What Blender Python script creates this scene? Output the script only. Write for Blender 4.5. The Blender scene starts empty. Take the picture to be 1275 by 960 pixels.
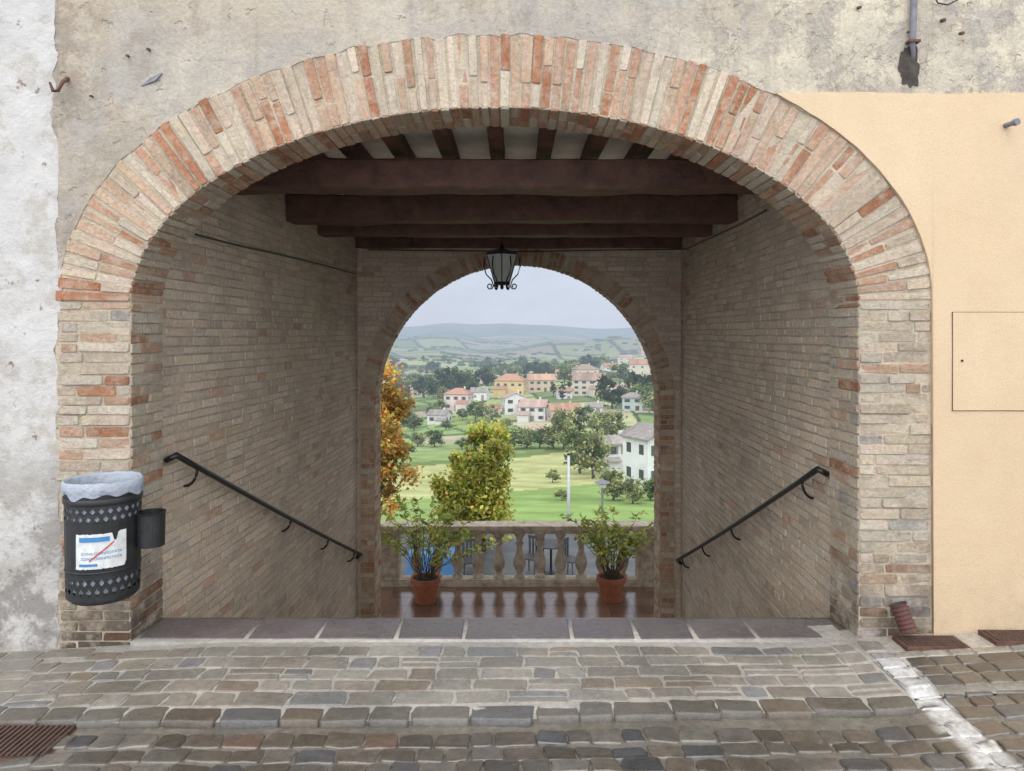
import bpy, math, random
from mathutils import Vector, noise
R=random.Random(7)
C=bpy.context.scene.collection
F=930.0; HX=638.0; HY=415.0; EYE=1.6
def at(px,row,Y): return ((px-HX)/F*Y, Y, EYE-(row-HY)/F*Y)
def nz(x,y,z,s=1.0): return noise.noise(Vector((x*s,y*s,z*s)))
# ------------------------------------------------------------------ mesh builder
class MB:
    def __init__(s): s.v=[];s.f=[];s.c=[];s.smooth=False
    def vert(s,p,c=(1,1,1)): s.v.append(tuple(p)); s.c.append(c); return len(s.v)-1
    def quad(s,a,b,c,d,col=(1,1,1)):
        i=[s.vert(p,col) for p in (a,b,c,d)]; s.f.append(i)
    def tri(s,a,b,c,col=(1,1,1)):
        i=[s.vert(p,col) for p in (a,b,c)]; s.f.append(i)
    def box(s,x0,x1,y0,y1,z0,z1,col=(1,1,1)):
        b=[s.vert((x,y,z),col) for z in (z0,z1) for y in (y0,y1) for x in (x0,x1)]
        for q in ((0,2,3,1),(4,5,7,6),(0,1,5,4),(2,6,7,3),(0,4,6,2),(1,3,7,5)): s.f.append([b[k] for k in q])
    def brick(s,a,b,c,d,n,t,bev,col,jit=0.0):
        P=[Vector(p) for p in (a,b,c,d)]; n=Vector(n)
        if jit: P=[p+Vector((R.uniform(-jit,jit),R.uniform(-jit,jit),R.uniform(-jit,jit))) for p in P]
        ce=(P[0]+P[1]+P[2]+P[3])/4
        tt=t*R.uniform(.5,1.3)
        Q=[]
        for k in range(4):
            p=P[k]; nx=P[(k+1)%4]; pv=P[(k-1)%4]
            for o in (pv,nx):
                dd=(o-p); l=dd.length; Q.append(p+dd*min(.3,bev*R.uniform(.4,2.0)/max(l,1e-4)))
        base=[s.vert(p-n*.004,tuple(k*.8 for k in col)) for p in Q]
        mid=[s.vert(p+n*(tt-bev*.7),col) for p in Q]
        top=[]
        for p in Q:
            d_=(ce-p); l=d_.length
            q=p+d_*min(.3,bev*R.uniform(.5,1.4)/max(l,1e-4))+n*(tt+R.uniform(-.35,.25)*bev)
            top.append(s.vert(q,tuple(k*R.uniform(.9,1.08) for k in col)))
        for k in range(8):
            m=(k+1)%8
            s.f.append([base[k],base[m],mid[m],mid[k]]); s.f.append([mid[k],mid[m],top[m],top[k]])
        c0=s.vert(sum(((Vector(s.v[i])) for i in top),Vector())/8+n*R.uniform(-.3,.2)*bev,col)
        for k in range(8): s.f.append([top[k],top[(k+1)%8],c0])
    def stone(s,x0,x1,y0,y1,gz,h,col,rnd=.3,jit=.006,colf=None,edge=.012):
        cx=(x0+x1)/2; cy=(y0+y1)/2; hx=(x1-x0)/2; hy=(y1-y0)/2
        rc=min(hx,hy)*rnd; ring=[]
        for (sx,sy,a0) in ((1,-1,-90),(1,1,0),(-1,1,90),(-1,-1,180)):
            ox=R.uniform(-jit,jit)*1.2; oy=R.uniform(-jit,jit)
            for a in (5,45,85):
                t=math.radians(a0+a); ring.append((sx*(hx-rc)+rc*math.cos(t)+ox,sy*(hy-rc)+rc*math.sin(t)+oy))
            nx_,ny_={(1,-1):(hx,0),(1,1):(0,hy),(-1,1):(-hx,0),(-1,-1):(0,-hy)}[(sx,sy)]
            ring.append((nx_*(1+R.uniform(-.5,.5)*jit/hx),ny_*(1+R.uniform(-.5,.5)*jit/hy)))
        n=len(ring)
        tx=R.uniform(-.35,.35)*h/hx; ty=R.uniform(-.35,.35)*h/hy; rs=[]
        hv=h*R.uniform(.85,1.25)
        for ins,zz in ((0,-.03),(0,hv*.35),(edge*.5,hv*.85),(edge,hv*1.0),(edge*2.6,hv*1.0)):
            idx=[]
            fx=max(.15,1-ins/hx); fy=max(.15,1-ins/hy)
            for (rx,ry) in ring:
                x=cx+rx*fx; y=cy+ry*fy
                z=gz(x,y)+zz+((tx*rx+ty*ry) if zz>0 else 0)+(nz(x,y,3,26)*h*.22 if zz>0 else 0)
                cc=tuple(k*R.uniform(.95,1.05)*(.8 if zz<0 else 1) for k in col)
                if colf: cc=colf(x,y,cc)
                idx.append(s.vert((x,y,z),cc))
            rs.append(idx)
        for r in range(4):
            for k in range(n):
                m=(k+1)%n; s.f.append([rs[r][k],rs[r][m],rs[r+1][m],rs[r+1][k]])
        s.f.append(rs[4])
    def tube(s,pts,r,seg=8,col=(1,1,1),cap=True):
        pts=[Vector(p) for p in pts]; rings=[]
        rr=r if isinstance(r,(list,tuple)) else [r]*len(pts)
        for i,p in enumerate(pts):
            t=(pts[min(i+1,len(pts)-1)]-pts[max(i-1,0)])
            t=t.normalized() if t.length>1e-9 else Vector((0,0,1))
            up=Vector((0,0,1)) if abs(t.z)<.95 else Vector((1,0,0))
            u=t.cross(up).normalized(); w=t.cross(u).normalized()
            rings.append([s.vert(p+(u*math.cos(2*math.pi*k/seg)+w*math.sin(2*math.pi*k/seg))*rr[i],col) for k in range(seg)])
        for i in range(len(pts)-1):
            for k in range(seg):
                m=(k+1)%seg; s.f.append([rings[i][k],rings[i][m],rings[i+1][m],rings[i+1][k]])
        if cap: s.f.append(rings[0][::-1]); s.f.append(rings[-1])
    def lathe(s,c,prof,seg=20,col=(1,1,1),wob=0):
        rings=[]
        for r,z in prof:
            rings.append([s.vert((c[0]+(r+wob*R.uniform(-1,1))*math.cos(2*math.pi*k/seg),c[1]+(r+wob*R.uniform(-1,1))*math.sin(2*math.pi*k/seg),c[2]+z),col) for k in range(seg)])
        for i in range(len(prof)-1):
            for k in range(seg):
                m=(k+1)%seg; s.f.append([rings[i][k],rings[i][m],rings[i+1][m],rings[i+1][k]])
    def build(s,name,mat,parent=None,local=False,smooth=False):
        me=bpy.data.meshes.new(name)
        off=Vector((0,0,0))
        if parent and not local:
            p=parent
            while p: off+=p.location; p=p.parent
        me.from_pydata([tuple(Vector(v)-off) for v in s.v],[],s.f)
        ca=me.color_attributes.new('Col','FLOAT_COLOR','POINT')
        flat=[]
        for c in s.c: flat.extend((c[0],c[1],c[2],1))
        ca.data.foreach_set('color',flat)
        if smooth or s.smooth:
            me.polygons.foreach_set('use_smooth',[True]*len(me.polygons))
        me.materials.append(mat)
        o=bpy.data.objects.new(name,me); C.objects.link(o)
        if parent: o.parent=parent
        return o
def tag(o,label=None,cat=None,group=None,kind=None):
    if label: o['label']=label
    if cat: o['category']=cat
    if group: o['group']=group
    if kind: o['kind']=kind
    return o
def empty(name,loc,label,cat,group=None):
    o=bpy.data.objects.new(name,None); o.empty_display_size=.1; o.location=loc; C.objects.link(o)
    return tag(o,label,cat,group)
# ------------------------------------------------------------------ materials
def nodes(name):
    m=bpy.data.materials.new(name); m.use_nodes=True; nt=m.node_tree
    for n in list(nt.nodes): nt.nodes.remove(n)
    return m,nt
class N:
    def __init__(s,nt): s.nt=nt; s.pos=None
    def new(s,t,**k):
        n=s.nt.nodes.new(t)
        for a,b in k.items(): setattr(n,a,b)
        return n
    def link(s,a,b): s.nt.links.new(a,b)
    def P(s):
        if not s.pos: s.pos=s.new('ShaderNodeNewGeometry').outputs['Position']
        return s.pos
    def noise(s,scale,detail=4,rough=.6,stretch=None,vec=None):
        n=s.new('ShaderNodeTexNoise'); n.inputs['Scale'].default_value=scale; n.inputs['Detail'].default_value=detail; n.inputs['Roughness'].default_value=rough
        v=vec or s.P()
        if stretch:
            mp=s.new('ShaderNodeMapping'); mp.inputs['Scale'].default_value=stretch; s.link(v,mp.inputs['Vector']); v=mp.outputs[0]
        s.link(v,n.inputs['Vector']); return n.outputs['Fac']
    def ramp(s,x,a,b,va=0.0,vb=1.0):
        n=s.new('ShaderNodeMapRange'); n.inputs[1].default_value=a; n.inputs[2].default_value=b; n.inputs[3].default_value=va; n.inputs[4].default_value=vb
        s.link(x,n.inputs[0]); return n.outputs[0]
    def math(s,op,a,b=None):
        n=s.new('ShaderNodeMath',operation=op)
        for i,x in enumerate((a,b)):
            if x is None: continue
            if isinstance(x,(int,float)): n.inputs[i].default_value=x
            else: s.link(x,n.inputs[i])
        return n.outputs[0]
    def mix(s,f,a,b,mode='MIX'):
        n=s.new('ShaderNodeMix',data_type='RGBA',blend_type=mode)
        for i,x in ((0,f),(6,a),(7,b)):
            if isinstance(x,(int,float)): n.inputs[i].default_value=x
            elif isinstance(x,tuple): n.inputs[i].default_value=(x[0],x[1],x[2],1)
            else: s.link(x,n.inputs[i])
        return n.outputs[2]
    def mul(s,c,k):
        cc=s.new('ShaderNodeCombineColor'); [s.link(k,cc.inputs[i]) for i in range(3)]
        return s.mix(1.0,c,cc.outputs[0],'MULTIPLY')
    def bump(s,h,strength,dist=.01,prev=None):
        n=s.new('ShaderNodeBump'); n.inputs['Strength'].default_value=strength; n.inputs['Distance'].default_value=dist
        s.link(h,n.inputs['Height'])
        if prev: s.link(prev,n.inputs['Normal'])
        return n.outputs[0]
    def attr(s): return s.new('ShaderNodeAttribute',attribute_name='Col').outputs['Color']
    def sep(s):
        n=s.new('ShaderNodeSeparateXYZ'); s.link(s.P(),n.inputs[0]); return n.outputs
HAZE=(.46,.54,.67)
def finish(g,color,rough=.8,normal=None,spec=.3,metal=0,haze=False,trans=0):
    b=g.new('ShaderNodeBsdfPrincipled')
    for nm,x in (('Base Color',color),('Roughness',rough)):
        if isinstance(x,(int,float)): b.inputs[nm].default_value=x
        elif isinstance(x,tuple): b.inputs[nm].default_value=(x[0],x[1],x[2],1)
        else: g.link(x,b.inputs[nm])
    b.inputs['Specular IOR Level'].default_value=spec; b.inputs['Metallic'].default_value=metal
    if normal: g.link(normal,b.inputs['Normal'])
    out=b.outputs[0]
    if trans:
        t=g.new('ShaderNodeBsdfTranslucent')
        if isinstance(color,tuple): t.inputs[0].default_value=(*color,1)
        else: g.link(color,t.inputs[0])
        m=g.new('ShaderNodeMixShader'); m.inputs[0].default_value=trans; g.link(out,m.inputs[1]); g.link(t.outputs[0],m.inputs[2]); out=m.outputs[0]
    if haze:  # aerial haze painted into the material, a pale glow growing with distance
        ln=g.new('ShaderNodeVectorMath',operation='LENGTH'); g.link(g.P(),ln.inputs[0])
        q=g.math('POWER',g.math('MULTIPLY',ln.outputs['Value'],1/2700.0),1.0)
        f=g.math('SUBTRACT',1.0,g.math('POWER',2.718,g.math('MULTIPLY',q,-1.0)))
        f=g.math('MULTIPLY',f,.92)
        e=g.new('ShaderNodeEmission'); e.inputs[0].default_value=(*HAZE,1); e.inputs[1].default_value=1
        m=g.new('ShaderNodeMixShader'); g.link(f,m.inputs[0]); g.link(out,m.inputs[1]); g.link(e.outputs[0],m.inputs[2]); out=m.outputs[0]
    o=g.new('ShaderNodeOutputMaterial'); g.link(out,o.inputs[0])
def simple(name,col=None,rough=.8,var=.2,ns=6,bump=.3,bs=60,spec=.3,metal=0,haze=False,trans=0,bd=.005):
    m,nt=nodes(name); g=N(nt)
    base=col if col else g.attr()
    c=g.mul(base,g.ramp(g.noise(ns,5,.65),.25,.75,1-var,1+var))
    nb=g.bump(g.noise(bs,5,.7),bump,bd) if bump else None
    finish(g,c,rough,nb,spec,metal,haze,trans); return m
def brickmat(name,smear=(.5,.47,.41),amt=.55,dirt=True,rough=.88):
    m,nt=nodes(name); g=N(nt)
    c=g.attr()
    c=g.mix(g.math('MULTIPLY',g.ramp(g.noise(11,8,.8),.46,.60),amt),c,smear)
    c=g.mul(c,g.ramp(g.noise(45,6,.75),.25,.75,.68,1.28))
    c=g.mul(c,g.ramp(g.noise(1.3,4,.6),.3,.7,.84,1.12))
    if dirt:
        z=g.sep()[2]
        d=g.math('MULTIPLY',g.ramp(z,.62,-.02),g.ramp(g.noise(4.5,5,.7),.38,.54))
        c=g.mix(g.math('MULTIPLY',d,.88),c,(.06,.045,.032))
        d=g.math('MULTIPLY',g.ramp(g.noise(3.1,6,.75),.56,.66),.45)
        c=g.mix(d,c,(.20,.165,.13))
    pits=g.ramp(g.noise(70,3,.6),.3,.42)
    nb=g.bump(g.noise(30,8,.8),.9,.014); nb=g.bump(pits,.6,.005,nb)
    finish(g,c,rough,nb,.2); return m
M={}
M['brick']=brickmat('weathered_brick',(.52,.45,.36),.5)
M['brick_in']=brickmat('passage_brick',(.56,.475,.375),.5,dirt=False)
M['mortar']=simple('lime_mortar',(.46,.395,.305),.95,.3,7,1.0,60,.1,bd=.014)
M['mortar_in']=simple('old_mortar',(.43,.355,.275),.95,.25,5,.9,80,.1,bd=.01)
def facade_mat():
    m,nt=nodes('old_plaster'); g=N(nt); X,Y,Z=g.sep()
    c=g.mix(g.ramp(g.noise(1.6,6,.65),.38,.64),(.40,.35,.275),(.44,.40,.335))
    c=g.mix(g.math('MULTIPLY',g.ramp(g.noise(2.7,7,.7),.48,.56),.75),c,(.345,.325,.30))
    c=g.mix(g.math('MULTIPLY',g.ramp(g.noise(4.3,8,.75,(1,1,.6)),.54,.62),.55),c,(.26,.22,.17))
    f=g.math('MULTIPLY',g.ramp(X,.5,1.4),g.ramp(g.noise(2.6,7,.72),.43,.50))
    c=g.mix(g.math('MULTIPLY',f,.9),c,(.55,.50,.385))
    fl=g.math('MULTIPLY',g.ramp(X,.2,1.2),g.ramp(g.noise(6.5,7,.75),.55,.59))
    c=g.mix(g.math('MULTIPLY',fl,.7),c,(.34,.31,.265))
    c=g.mix(g.math('MULTIPLY',g.math('MULTIPLY',g.ramp(X,-1.6,-2.3),g.ramp(g.noise(3.6,7,.75),.47,.58)),.6),c,(.20,.155,.11))
    # damp grey band hugging the ring
    c=g.mix(g.math('MULTIPLY',g.math('MULTIPLY',g.ramp(Z,3.32,3.15),g.ramp(g.noise(5,6,.7),.40,.55)),.4),c,(.30,.275,.245))
    c=g.mix(g.math('MULTIPLY',g.ramp(g.noise(3.2,5,.6,(3,1,.25)),.55,.7),.35),c,(.22,.20,.18))
    vo=g.new('ShaderNodeTexVoronoi',feature='DISTANCE_TO_EDGE'); vo.inputs['Scale'].default_value=10
    dn=g.new('ShaderNodeTexNoise'); dn.inputs['Scale'].default_value=5; g.link(g.P(),dn.inputs['Vector'])
    vm=g.new('ShaderNodeVectorMath',operation='MULTIPLY_ADD'); g.link(dn.outputs['Color'],vm.inputs[0]); vm.inputs[1].default_value=(.35,.35,.35); g.link(g.P(),vm.inputs[2])
    g.link(vm.outputs[0],vo.inputs['Vector'])
    crack=g.ramp(vo.outputs['Distance'],.0,.022,1,0)
    cm=g.math('MULTIPLY',crack,g.math('MULTIPLY',g.ramp(X,-.9,1.4,.0,1.0),g.ramp(g.noise(4,4),.43,.56)))
    c=g.mix(g.math('MULTIPLY',cm,.7),c,(.20,.16,.11))
    c=g.mul(c,g.ramp(g.noise(60,5,.7),.25,.75,.85,1.13))
    nb=g.bump(g.noise(5,7,.7),.6,.05); nb=g.bump(g.noise(55,5,.7),.5,.01,nb)
    inv=g.math('SUBTRACT',1.0,fl); nb=g.bump(inv,.5,.008,nb)
    pit=g.ramp(g.noise(16,2,.5),.27,.33); nb=g.bump(pit,.7,.01,nb)
    finish(g,c,.95,nb,.1); return m
M['plaster']=facade_mat()
def yellow_mat():
    m,nt=nodes('ochre_render'); g=N(nt); X,Y,Z=g.sep()
    c=g.mix(g.ramp(g.noise(1.1,5,.6),.35,.65),(.545,.415,.27),(.59,.46,.315))
    c=g.mix(g.math('MULTIPLY',g.ramp(g.noise(2.5,6,.65,(2,1,.4)),.50,.7),.3),c,(.49,.38,.26))
    d=g.math('MULTIPLY',g.ramp(Z,.45,.02),g.ramp(g.noise(6,5,.7),.35,.65))
    c=g.mix(g.math('MULTIPLY',d,.5),c,(.33,.26,.18))
    c=g.mul(c,g.ramp(g.noise(150,3,.7),.25,.75,.90,1.10))
    nb=g.bump(g.noise(160,3,.7),.55,.005); nb=g.bump(g.noise(3,4,.6),.35,.025,nb)
    finish(g,c,.9,nb,.15); return m
M['yellow']=yellow_mat()
def white_mat():
    m,nt=nodes('white_limewash'); g=N(nt); X,Y,Z=g.sep()
    c=g.mix(g.ramp(g.noise(2.3,6,.7),.4,.62),(.52,.51,.495),(.43,.42,.405))
    c=g.mix(g.math('MULTIPLY',g.ramp(g.noise(4,7,.75),.50,.58),.6),c,(.35,.32,.275))
    st=g.math('MULTIPLY',g.ramp(Z,1.15,.35),g.ramp(g.noise(3.3,7,.75),.44,.53))
    c=g.mix(g.math('MULTIPLY',st,.75),c,(.19,.175,.16))
    sp=g.ramp(g.noise(13,4,.6),.66,.72); c=g.mix(g.math('MULTIPLY',sp,.8),c,(.15,.09,.06))
    nb=g.bump(g.noise(6,7,.7),.6,.04); nb=g.bump(g.noise(60,5,.7),.4,.008,nb)
    finish(g,c,.9,nb,.15); return m
M['white']=white_mat()
def wet(name,lo,hi,bump=.5,var=.3,spec=.5,ns=9,dark=.35,ws=2.2,bd=.010):
    m,nt=nodes(name); g=N(nt)
    c=g.mul(g.attr(),g.ramp(g.noise(ns*3,6,.7),.25,.75,1-var,1+var))
    c=g.mul(c,g.ramp(g.noise(90,4,.7),.25,.75,.8,1.2))
    w=g.ramp(g.noise(ws,4,.6),.38,.6)
    c=g.mix(g.math('MULTIPLY',g.math('SUBTRACT',1.0,w),dark),c,(.03,.027,.024))
    nb=g.bump(g.noise(22,7,.75),bump,bd)
    finish(g,c,g.ramp(w,0,1,lo,hi),nb,spec); return m
M['cobble']=wet('wet_cobbles',.04,.16,.45,.35,1.0,9,.35,3)
M['apron']=wet('damp_paving',.16,.42,.8,.25,.6,9,.3)
M['terrace']=wet('wet_tiles',.05,.12,.35,.15,1.0,9,.2,2.2,.004)
M['dark_wood']=simple('tarred_timber',(.105,.052,.038),.6,.55,9,.9,28,.4,bd=.014)
M['ceiling']=simple('whitewashed_boards',(.80,.77,.70),.9,.2,5,.5,40,.1)
M['iron']=simple('black_iron',(.018,.018,.02),.4,.3,20,.2,90,.5,metal=.3)
M['bin']=simple('dark_painted_metal',(.03,.031,.033),.45,.4,14,.3,80,.4,metal=.4)
M['bag']=simple('thin_plastic_bag',(.44,.49,.57),.3,.15,10,.9,16,.5,trans=.25,bd=.02)
M['sticker']=simple('sticker_white',(.58,.60,.59),.5,.25,28,0)
M['blue']=simple('blue_ink',(.05,.20,.42),.5,.1,20,0)
M['red']=simple('red_ink',(.5,.06,.04),.5,.1,20,0)
M['rust']=simple('rusty_iron',(.10,.055,.04),.75,.5,18,.6,60,.3)
M['grate']=simple('drain_iron',(.085,.05,.04),.5,.4,25,.5,70,.5,metal=.2)
M['conduit']=simple('grey_conduit',(.17,.17,.19),.6,.3,20,.2,70)
M['stain_and_shade']=simple('dark_stain_and_bore_shade',(.06,.05,.042),.9,.5,20,.6,50)
M['clay']=simple('terracotta',(.33,.12,.065),.7,.3,12,.3,60)
M['clay_pipe']=simple('brown_clay_pipe',(.10,.045,.04),.5,.3,20,.3,60)
M['limestone']=simple('balustrade_stone',(.45,.38,.30),.7,.5,9,.7,45,.3,bd=.01)
M['soil']=simple('soil',(.05,.035,.025),.95,.3,20,.6,50)
M['leaf']=simple('leaves',None,.55,.15,8,0,60,.4,trans=.4)
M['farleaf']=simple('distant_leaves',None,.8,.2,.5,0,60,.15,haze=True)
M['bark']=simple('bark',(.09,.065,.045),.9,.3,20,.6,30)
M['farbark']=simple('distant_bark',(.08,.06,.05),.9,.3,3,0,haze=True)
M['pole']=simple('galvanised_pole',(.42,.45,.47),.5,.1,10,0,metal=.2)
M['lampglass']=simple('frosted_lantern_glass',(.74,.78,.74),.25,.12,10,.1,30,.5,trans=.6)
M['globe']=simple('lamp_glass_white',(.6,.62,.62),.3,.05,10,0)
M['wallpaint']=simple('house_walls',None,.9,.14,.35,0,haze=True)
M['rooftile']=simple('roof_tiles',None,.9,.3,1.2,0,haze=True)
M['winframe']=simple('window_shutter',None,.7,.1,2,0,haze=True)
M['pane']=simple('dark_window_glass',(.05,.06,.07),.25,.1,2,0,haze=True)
M['bluecloth']=simple('blue_cloth',(.06,.17,.36),.6,.15,10,.2)
M['plastic']=simple('grey_chair_plastic',(.05,.052,.055),.6,.1,10,0)
M['asphalt']=simple('lower_terrace_paving',(.075,.08,.085),.5,.5,1.5,.3,40,.4)
# ------------------------------------------------------------------ camera, light, world
cam=bpy.data.cameras.new('camera'); co=bpy.data.objects.new('camera',cam); C.objects.link(co)
co.location=(0,0,EYE); co.rotation_euler=(math.radians(90),0,0)
cam.sensor_width=36; cam.lens=36*F/1275; cam.shift_y=-(480-HY)/1275; cam.shift_x=-(HX-637.5)/1275
cam.clip_start=.05; cam.clip_end=40000
bpy.context.scene.camera=co
sc=bpy.context.scene
sc.view_settings.view_transform='Standard'; sc.view_settings.look='None'; sc.view_settings.exposure=0
SE,SR=math.radians(50),math.radians(200)
w=bpy.data.worlds.new('World'); sc.world=w; w.use_nodes=True; nt=w.node_tree
for n in list(nt.nodes): nt.nodes.remove(n)
g=N(nt)
sky=g.new('ShaderNodeTexSky',sky_type='NISHITA'); sky.sun_disc=False; sky.sun_elevation=SE; sky.sun_rotation=SR
tc=g.new('ShaderNodeTexCoord'); sp=g.new('ShaderNodeSeparateXYZ'); g.link(tc.outputs['Generated'],sp.inputs[0])
grad=g.ramp(sp.outputs[2],0.0,.9)
base=g.mix(grad,(6.3,6.95,8.4),(13.2,13.4,13.9))
base=g.mul(base,g.ramp(sp.outputs[1],.25,-.9,1.0,3.3))      # overcast sky raised on the sun's side to push more light into the passage
base=g.mul(base,g.ramp(g.noise(3.0,6,.6,(1,1,3),vec=tc.outputs['Generated']),.3,.7,.9,1.1))
wm=g.ramp(sp.outputs[1],.1,-.6,0,1)
base=g.mix(wm,base,g.mix(1.0,base,(1.03,.99,.92),'MULTIPLY'))
mixc=g.mix(.88,sky.outputs[0],base)
bg=g.new('ShaderNodeBackground'); bg.inputs[1].default_value=.1; g.link(mixc,bg.inputs[0])
wo=g.new('ShaderNodeOutputWorld'); g.link(bg.outputs[0],wo.inputs[0])
sl=bpy.data.lights.new('sun','SUN'); sl.energy=.6; sl.angle=math.radians(25); sl.color=(1,.95,.88)
so=bpy.data.objects.new('sun',sl); C.objects.link(so); so.location=(0,-5,12)
d=Vector((-.35,-1.0,math.tan(SE)*1.06)); so.rotation_euler=d.to_track_quat('Z','Y').to_euler()
# ------------------------------------------------------------------ building
YF=3.90; XC=-.092; A=1.90; B=1.015; SPR=1.765; TH=.38; DEP=.35
bld=empty('gateway_building',(XC,YF,0),'old brick and plaster gateway building with a wide archway through it to a terrace','building')
class Arch:
    def __init__(s,xc,zs,a,b,n_=2.0):
        raw=[]
        for i in range(721):
            t=math.pi-math.pi*i/720; c,q=math.cos(t),math.sin(t)
            raw.append((xc+a*math.copysign(abs(c)**(2/n_),c), zs+b*abs(q)**(2/n_)))
        L=[0]
        for i in range(1,len(raw)): L.append(L[-1]+math.dist(raw[i],raw[i-1]))
        s.raw=raw;s.L=L;s.tot=L[-1]
    def p(s,d):
        d=max(0,min(s.tot,d)); lo,hi=0,len(s.L)-1
        while hi-lo>1:
            m=(lo+hi)//2
            if s.L[m]<=d: lo=m
            else: hi=m
        t=(d-s.L[lo])/max(1e-9,s.L[hi]-s.L[lo])
        a,b=s.raw[lo],s.raw[hi]
        return (a[0]+(b[0]-a[0])*t,a[1]+(b[1]-a[1])*t)
    def nrm(s,d):
        a,b=s.p(max(0,d-.05)),s.p(min(s.tot,d+.05)); tx,tz=b[0]-a[0],b[1]-a[1]; l=math.hypot(tx,tz)
        nx,nz_=-tz/l,tx/l
        if d<.06: k=d/.06; nx,nz_=-1*(1-k)+nx*k,nz_*k
        if d>s.tot-.06: k=(s.tot-d)/.06; nx,nz_=1*(1-k)+nx*k,nz_*k
        l=math.hypot(nx,nz_); return nx/l,nz_/l
    def off(s,d,o):
        p=s.p(d);n=s.nrm(d); return (p[0]+n[0]*o,p[1]+n[1]*o)
    def stations(s,th,pitch):
        K=900; pts=[s.off(s.tot*i/K,th) for i in range(K+1)]; L=[0]
        for i in range(K): L.append(L[-1]+math.dist(pts[i],pts[i+1]))
        n=int(L[-1]/pitch); out=[]; j=0
        for i in range(n+1):
            t=L[-1]*i/n
            while j<K-1 and L[j+1]<t: j+=1
            f=(t-L[j])/max(1e-9,L[j+1]-L[j]); out.append(s.tot*(j+min(1,f))/K)
        return out
arch=Arch(XC,SPR,A,B,1.98)
def vary(c,a=.84,b=1.12): k=R.uniform(a,b); return tuple(x*k for x in c)
def ringcol():
    r=R.random()
    if r<.12: c=(.36,.16,.085)
    elif r<.33: c=(.43,.25,.165)
    elif r<.58: c=(.47,.325,.23)
    elif r<.8: c=(.50,.40,.30)
    else: c=(.53,.45,.35)
    return vary(c)
def piercol():
    r=R.random()
    if r<.05: c=(.34,.16,.09)
    elif r<.16: c=(.41,.27,.185)
    elif r<.6: c=(.45,.375,.285)
    elif r<.92: c=(.47,.415,.335)
    else: c=(.34,.315,.29)
    return vary(c,.8,1.1)
def incol():
    r=R.random()
    if r<.03: c=(.46,.31,.225)
    elif r<.5: c=(.53,.43,.33)
    elif r<.88: c=(.56,.475,.375)
    else: c=(.46,.39,.32)
    return vary(c,.88,1.1)
def make_ring(arch,y,th,dep,pitch,colf,split=.55,t=.016):
    f=MB(); mo=MB(); ss=arch.stations(th*.6,pitch)
    for s0,s1 in zip(ss,ss[1:]):
        w_=(s1-s0); mo_=min(.2*w_,.0055*R.uniform(.5,1.6))
        a0,a1=s0+mo_,s1-mo_
        cuts=[0.002,th-R.uniform(-.008,.012)]
        if R.random()<split: cuts.insert(1,th*R.choice([.33,.42,.5,.58,.66]))
        for k in range(len(cuts)-1):
            lo=cuts[k]+(.004 if k else 0); hi=cuts[k+1]-(.004 if k<len(cuts)-2 else 0)
            q=[arch.off(a0,lo),arch.off(a1,lo),arch.off(a1,hi),arch.off(a0,hi)]
            f.brick(*[(x,y+.004,z) for x,z in q],(0,-1,0),t,.0038,colf(),.0025)
        n0=arch.nrm((s0+s1)/2)
        dc=[y-.006,y+dep]
        if R.random()<.7: dc.insert(1,y+dep*R.uniform(.35,.65))
        for k in range(len(dc)-1):
            q0,q1=arch.p(a0),arch.p(a1)
            ya=dc[k]+(.006 if k else 0); yb=dc[k+1]-.006
            f.brick((q0[0],ya,q0[1]),(q0[0],yb,q0[1]),(q1[0],yb,q1[1]),(q1[0],ya,q1[1]),(-n0[0],0,-n0[1]),.008,.004,tuple(x*.9 for x in colf()),.002)
    K=160
    for i in range(K):
        s0=arch.tot*i/K;s1=arch.tot*(i+1)/K
        a,b,c,d=arch.p(s0),arch.p(s1),arch.off(s1,th+.012),arch.off(s0,th+.012)
        mo.quad((a[0],y-.003,a[1]),(b[0],y-.003,b[1]),(c[0],y-.003,c[1]),(d[0],y-.003,d[1]))
        mo.quad((a[0],y-.003,a[1]),(a[0],y+dep,a[1]),(b[0],y+dep,b[1]),(b[0],y-.003,b[1]))
    return f,mo
f,mo=make_ring(arch,YF,TH,DEP,.0555,ringcol,.5,.014)
ring=f.build('arch_ring',M['brick'],bld); mo.build('mortar_bed',M['mortar'],ring)
def brick_wall(mb,O,U,V,Nn,v0,v1,iv,pitch,bl,colf,t=.008,bev=.004,jit=.002,gap=.006):
    O,U,V=Vector(O),Vector(U),Vector(V); v=v0
    row=0
    while v<v1-.01:
        h=pitch*R.uniform(.9,1.1); top=min(v+h,v1)
        for (a,b) in iv(v+h/2):
            u=a; first=True
            while u<b-.01:
                L=bl*R.uniform(.75,1.1)*(R.uniform(.35,.6) if (first and row%2) or R.random()<.15 else 1); first=False
                e=u+L
                if e>b-.06: e=b
                g0=gap*R.uniform(.6,1.4); w0=nz(row*.3,u*.8,1)*.007; w1=nz(row*.3,e*.8,1)*.007
                q=[(u+g0,v+g0*.8+w0),(e-g0,v+g0*.8+w1),(e-g0,top-g0*.8+w1),(u+g0,top-g0*.8+w0)]
                if R.random()>.008: mb.brick(*[tuple(O+U*x+V*z) for x,z in q],Nn,t,bev,colf(),jit)
                u=e
        v+=h; row+=1
def sheet(mb,O,U,V,u0,u1,v0,v1):
    O,U,V=Vector(O),Vector(U),Vector(V)
    mb.quad(*[tuple(O+U*a+V*b) for a,b in ((u0,v0),(u1,v0),(u1,v1),(u0,v1))])
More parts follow.
